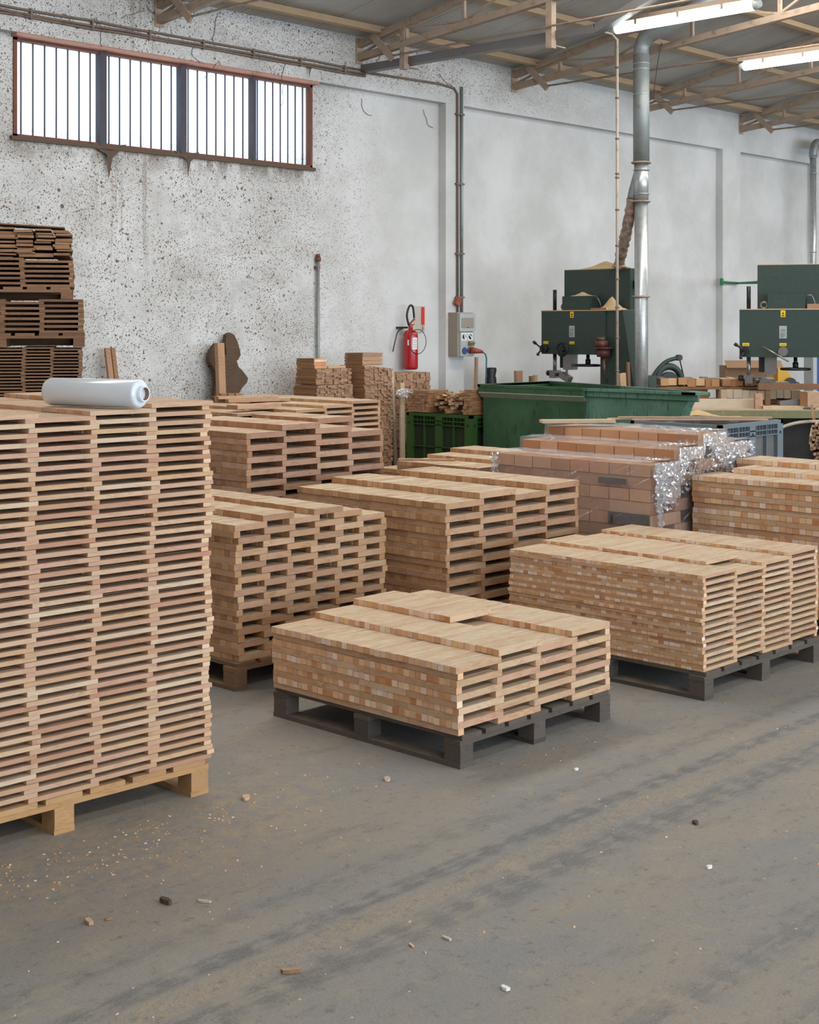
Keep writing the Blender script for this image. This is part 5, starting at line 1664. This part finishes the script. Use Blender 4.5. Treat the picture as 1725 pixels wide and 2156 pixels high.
# grinder at the wall, between duct and pilaster
xa, Z = to_x(1372, 10.2)
gr = thing('machine_grinder', 'dark green grinding machine with a curved arm behind the duct', 'machine', (xa, 10.2, 0), -0.5)
MB().box(-0.1, -0.2, 0.0, 0.42, 0.2, 1.0).build('stand', 'mgreen', gr)
MB().torus((0.24, 0, 1.10), 0.17, 0.045, 'y', 20, 8, 0, 0, PI).build('wheel_guard', 'mgreen', gr)
MB().cyl((0.24, -0.03, 1.08), (0.24, 0.03, 1.08), 0.125, 20).build('grinding_wheel', 'blackmetal', gr)
MB().tube(smooth_path([(0.0, 0, 1.12), (0.10, 0, 1.25), (0.22, 0, 1.34), (0.38, 0, 1.38)]), 0.026, 10).build('arm', 'mgreen', gr)
MB().cyl((0.38, -0.03, 1.38), (0.38, 0.03, 1.38), 0.04, 12).build('arm_joint', 'blackmetal', gr)
MB().tube([(0.39, 0, 1.37), (0.46, 0, 1.10)], 0.008, 6).build('arm_rod', 'blackmetal', gr)
MB().box(-0.1, -0.1, 1.0, 0.1, 0.1, 1.16).build('gear_box', 'mgreen', gr)

# cardboard, yellow machine and blue cabinet beyond the farther saw
p = frontal((1527 - 862) / 3007 * 18.3, 18.3)
cbx = thing('cardboard_box', 'brown cardboard box standing behind the farther band saw', 'box', (p.x, p.y, 0), YAW - PI / 2)
MB().box(0, 0, 0.6, 0.72, 0.35, 1.27).build('box_body', 'card', cbx)
MB().obox((0.36, -0.03, 1.29), (0.72, 0.16, 0.006), (0.6, 0, 0)).build('box_flap', 'card', cbx)
MB().box(0.02, 0.0, 0.0, 0.7, 0.35, 0.6).build('box_base', 'card', cbx)
p = frontal((1638 - 862) / 3007 * 17.6, 17.6)
ym = thing('yellow_machine', 'small yellow machine with a black wheel under the farther saw arm', 'machine', (p.x, p.y, 0), YAW - PI / 2)
MB().box(0.0, 0.0, 0.0, 0.30, 0.3, 0.95).build('stand', 'darkbase', ym)
MB().prism([(0.0, 0.95), (0.16, 0.95), (0.18, 1.12), (0.10, 1.26), (0.0, 1.26)], 0.2, 'y').build('machine_body', 'yellowm', ym)
MB().cyl((0.15, -0.03, 1.07), (0.15, 0.0, 1.07), 0.075, 18).build('wheel', 'black', ym)
MB().tube(smooth_path([(0.17, -0.01, 1.07), (0.25, -0.01, 1.08), (0.28, 0, 1.0)]), 0.008, 6).build('cable', 'black', ym)
p = frontal((1712 - 862) / 3007 * 19.3, 19.3)
bc = thing('blue_cabinet', 'tall blue cabinet with a pale edge at the far end of the wall', 'cabinet', (p.x, p.y, 0), YAW - PI / 2)
MB().box(0.03, 0, 0, 0.85, 0.45, 1.42).build('cabinet_body', 'blue', bc)
MB().box(0.0, -0.005, 0, 0.05, 0.45, 1.42).build('cabinet_edge', 'boxgrey', bc)

# bundle of sticks at the border
p = frontal((1706 - 862) / 3007 * 12.6, 12.6)
sb = thing('stick_bundle', 'bundle of thin sawn sticks with ends facing out, beside the saw table', 'wood bundle', (p.x, p.y, 0), YAW - PI / 2 - math.radians(17))
MB().box(-0.02, 0, 0.0, 0.62, 0.5, 0.52).build('support_block', 'darkbase', sb)
random.seed(95)
cnt = 0
for i in range(17):
    zz = 0.545 + i * 0.026
    lo = 0.012 * math.sin(i * 0.55) + (0.0 if i < 14 else (i - 13) * 0.03)
    if i < 5: lo += (5 - i) * 0.012
    for j in range(13):
        xx = lo + 0.013 + j * 0.0275
        if xx > 0.42: continue
        put('stick', piece(0.45, 0.024, 0.022, ('tan', 'pile_end')), sb, (xx + random.uniform(-0.002, 0.002), 0.225 + random.uniform(-0.02, 0.02), zz + random.uniform(-0.003, 0.003)), (0, random.uniform(-0.1, 0.1), PI / 2 + random.uniform(-0.02, 0.02)))
MB().obox((0.02, 0.1, 1.02), (0.025, 0.025, 0.14), (0, -0.15, 0)).build('stake', 'tan', sb)
MB().obox((0.11, 0.1, 1.04), (0.03, 0.025, 0.12), (0, 0.05, 0)).build('stake', 'tan', sb)

# ------------------------------------------------------------------ litter on the floor
ch_ = [(3.479, 4.192, 0.045, 0.03, 0.012, 'squarish pale wood chip lying in front of the tallest stack', 'fresh'),
       (4.011, 3.964, 0.05, 0.025, 0.008, 'flat grey chip by the near corner of the dark pallet', 'chalk'),
       (2.682, 3.619, 0.05, 0.02, 0.014, 'dark curled bark scrap on the open floor', 'bark'),
       (2.433, 3.665, 0.04, 0.018, 0.010, 'pale pointed splinter near the dark bark scrap', 'fresh'),
       (2.488, 3.643, 0.022, 0.012, 0.006, 'tiny brown chip between splinter and bark scrap', 'pile'),
       (2.770, 3.538, 0.045, 0.012, 0.006, 'thin greyish sliver past the dark bark scrap', 'chalk'),
       (2.636, 2.981, 0.055, 0.018, 0.010, 'brown bark strip lying across the tyre track', 'pile'),
       (3.094, 2.813, 0.035, 0.010, 0.006, 'grey-green sliver near the middle of the open floor', 'chalk'),
       (2.990, 2.856, 0.028, 0.008, 0.004, 'short pale sliver beside the grey-green one', 'fresh'),
       (4.428, 2.815, 0.030, 0.022, 0.010, 'round dark knot lying beyond the tyre tracks', 'bark'),
       (2.969, 2.486, 0.026, 0.016, 0.008, 'small bluish white flake nearest the camera', 'whiteprint'),
       (4.628, 3.501, 0.020, 0.012, 0.008, 'tiny white chip behind the dark pallet corner', 'whiteprint'),
       (4.097, 2.551, 0.022, 0.012, 0.010, 'small white chip on the bare side of the floor', 'whiteprint')]
random.seed(99)
for (x_, y_, a, b, h_, lab, mt_) in ch_:
    r1, r2, r3 = random.random(), random.random(), random.random()
    pts3 = [(-a / 2, -b / 2 * r1), (-a * 0.1, -b / 2), (a / 2, -b * 0.3), (a * 0.42, b * 0.35), (a * 0.05, b / 2), (-a * 0.45, b * 0.3 * r2 + 0.002)]
    o_ = MB().prism(pts3, h_, 'z').build('wood_chip', mt_, None, (x_, y_, 0.001), (0, 0, r3 * 3))
    tag(o_, lab, 'wood chip', 'chips on the floor')
st = MB()
def clear(x_, y_):
    return not any(a < x_ < b and c_ < y_ < d for a, b, c_, d in ((2.1, 3.5, 4.28, 5.6), (4.27, 5.38, 3.8, 5.04), (5.86, 7.1, 3.66, 4.95), (7.44, 8.7, 3.3, 4.85), (7.08, 8.3, 4.8, 6.1), (4.4, 5.6, 5.4, 6.7), (5.65, 6.95, 5.1, 6.5)))
for i in range(420):
    x_ = random.uniform(1.6, 8.0); y_ = random.uniform(1.2, 5.2)
    if not clear(x_, y_): continue
    s_ = random.uniform(0.0015, 0.005)
    st.obox((x_, y_, s_ * 0.3), (s_ * random.uniform(1, 3), s_, s_ * 0.6), (0, 0, random.uniform(0, 3)))
for i in range(260):
    x_ = random.gauss(2.9, 0.5); y_ = 4.27 - abs(random.gauss(0, 0.22))
    if not clear(x_, y_): continue
    s_ = random.uniform(0.0015, 0.005)
    st.obox((x_, y_, s_ * 0.3), (s_ * 2, s_, s_ * 0.6), (0, 0, random.uniform(0, 3)))
o_ = st.build('wood_crumbs', 'fresh_end')
tag(o_, 'scattered crumbs of wood and sawdust on the floor', 'crumbs', None, 'stuff')
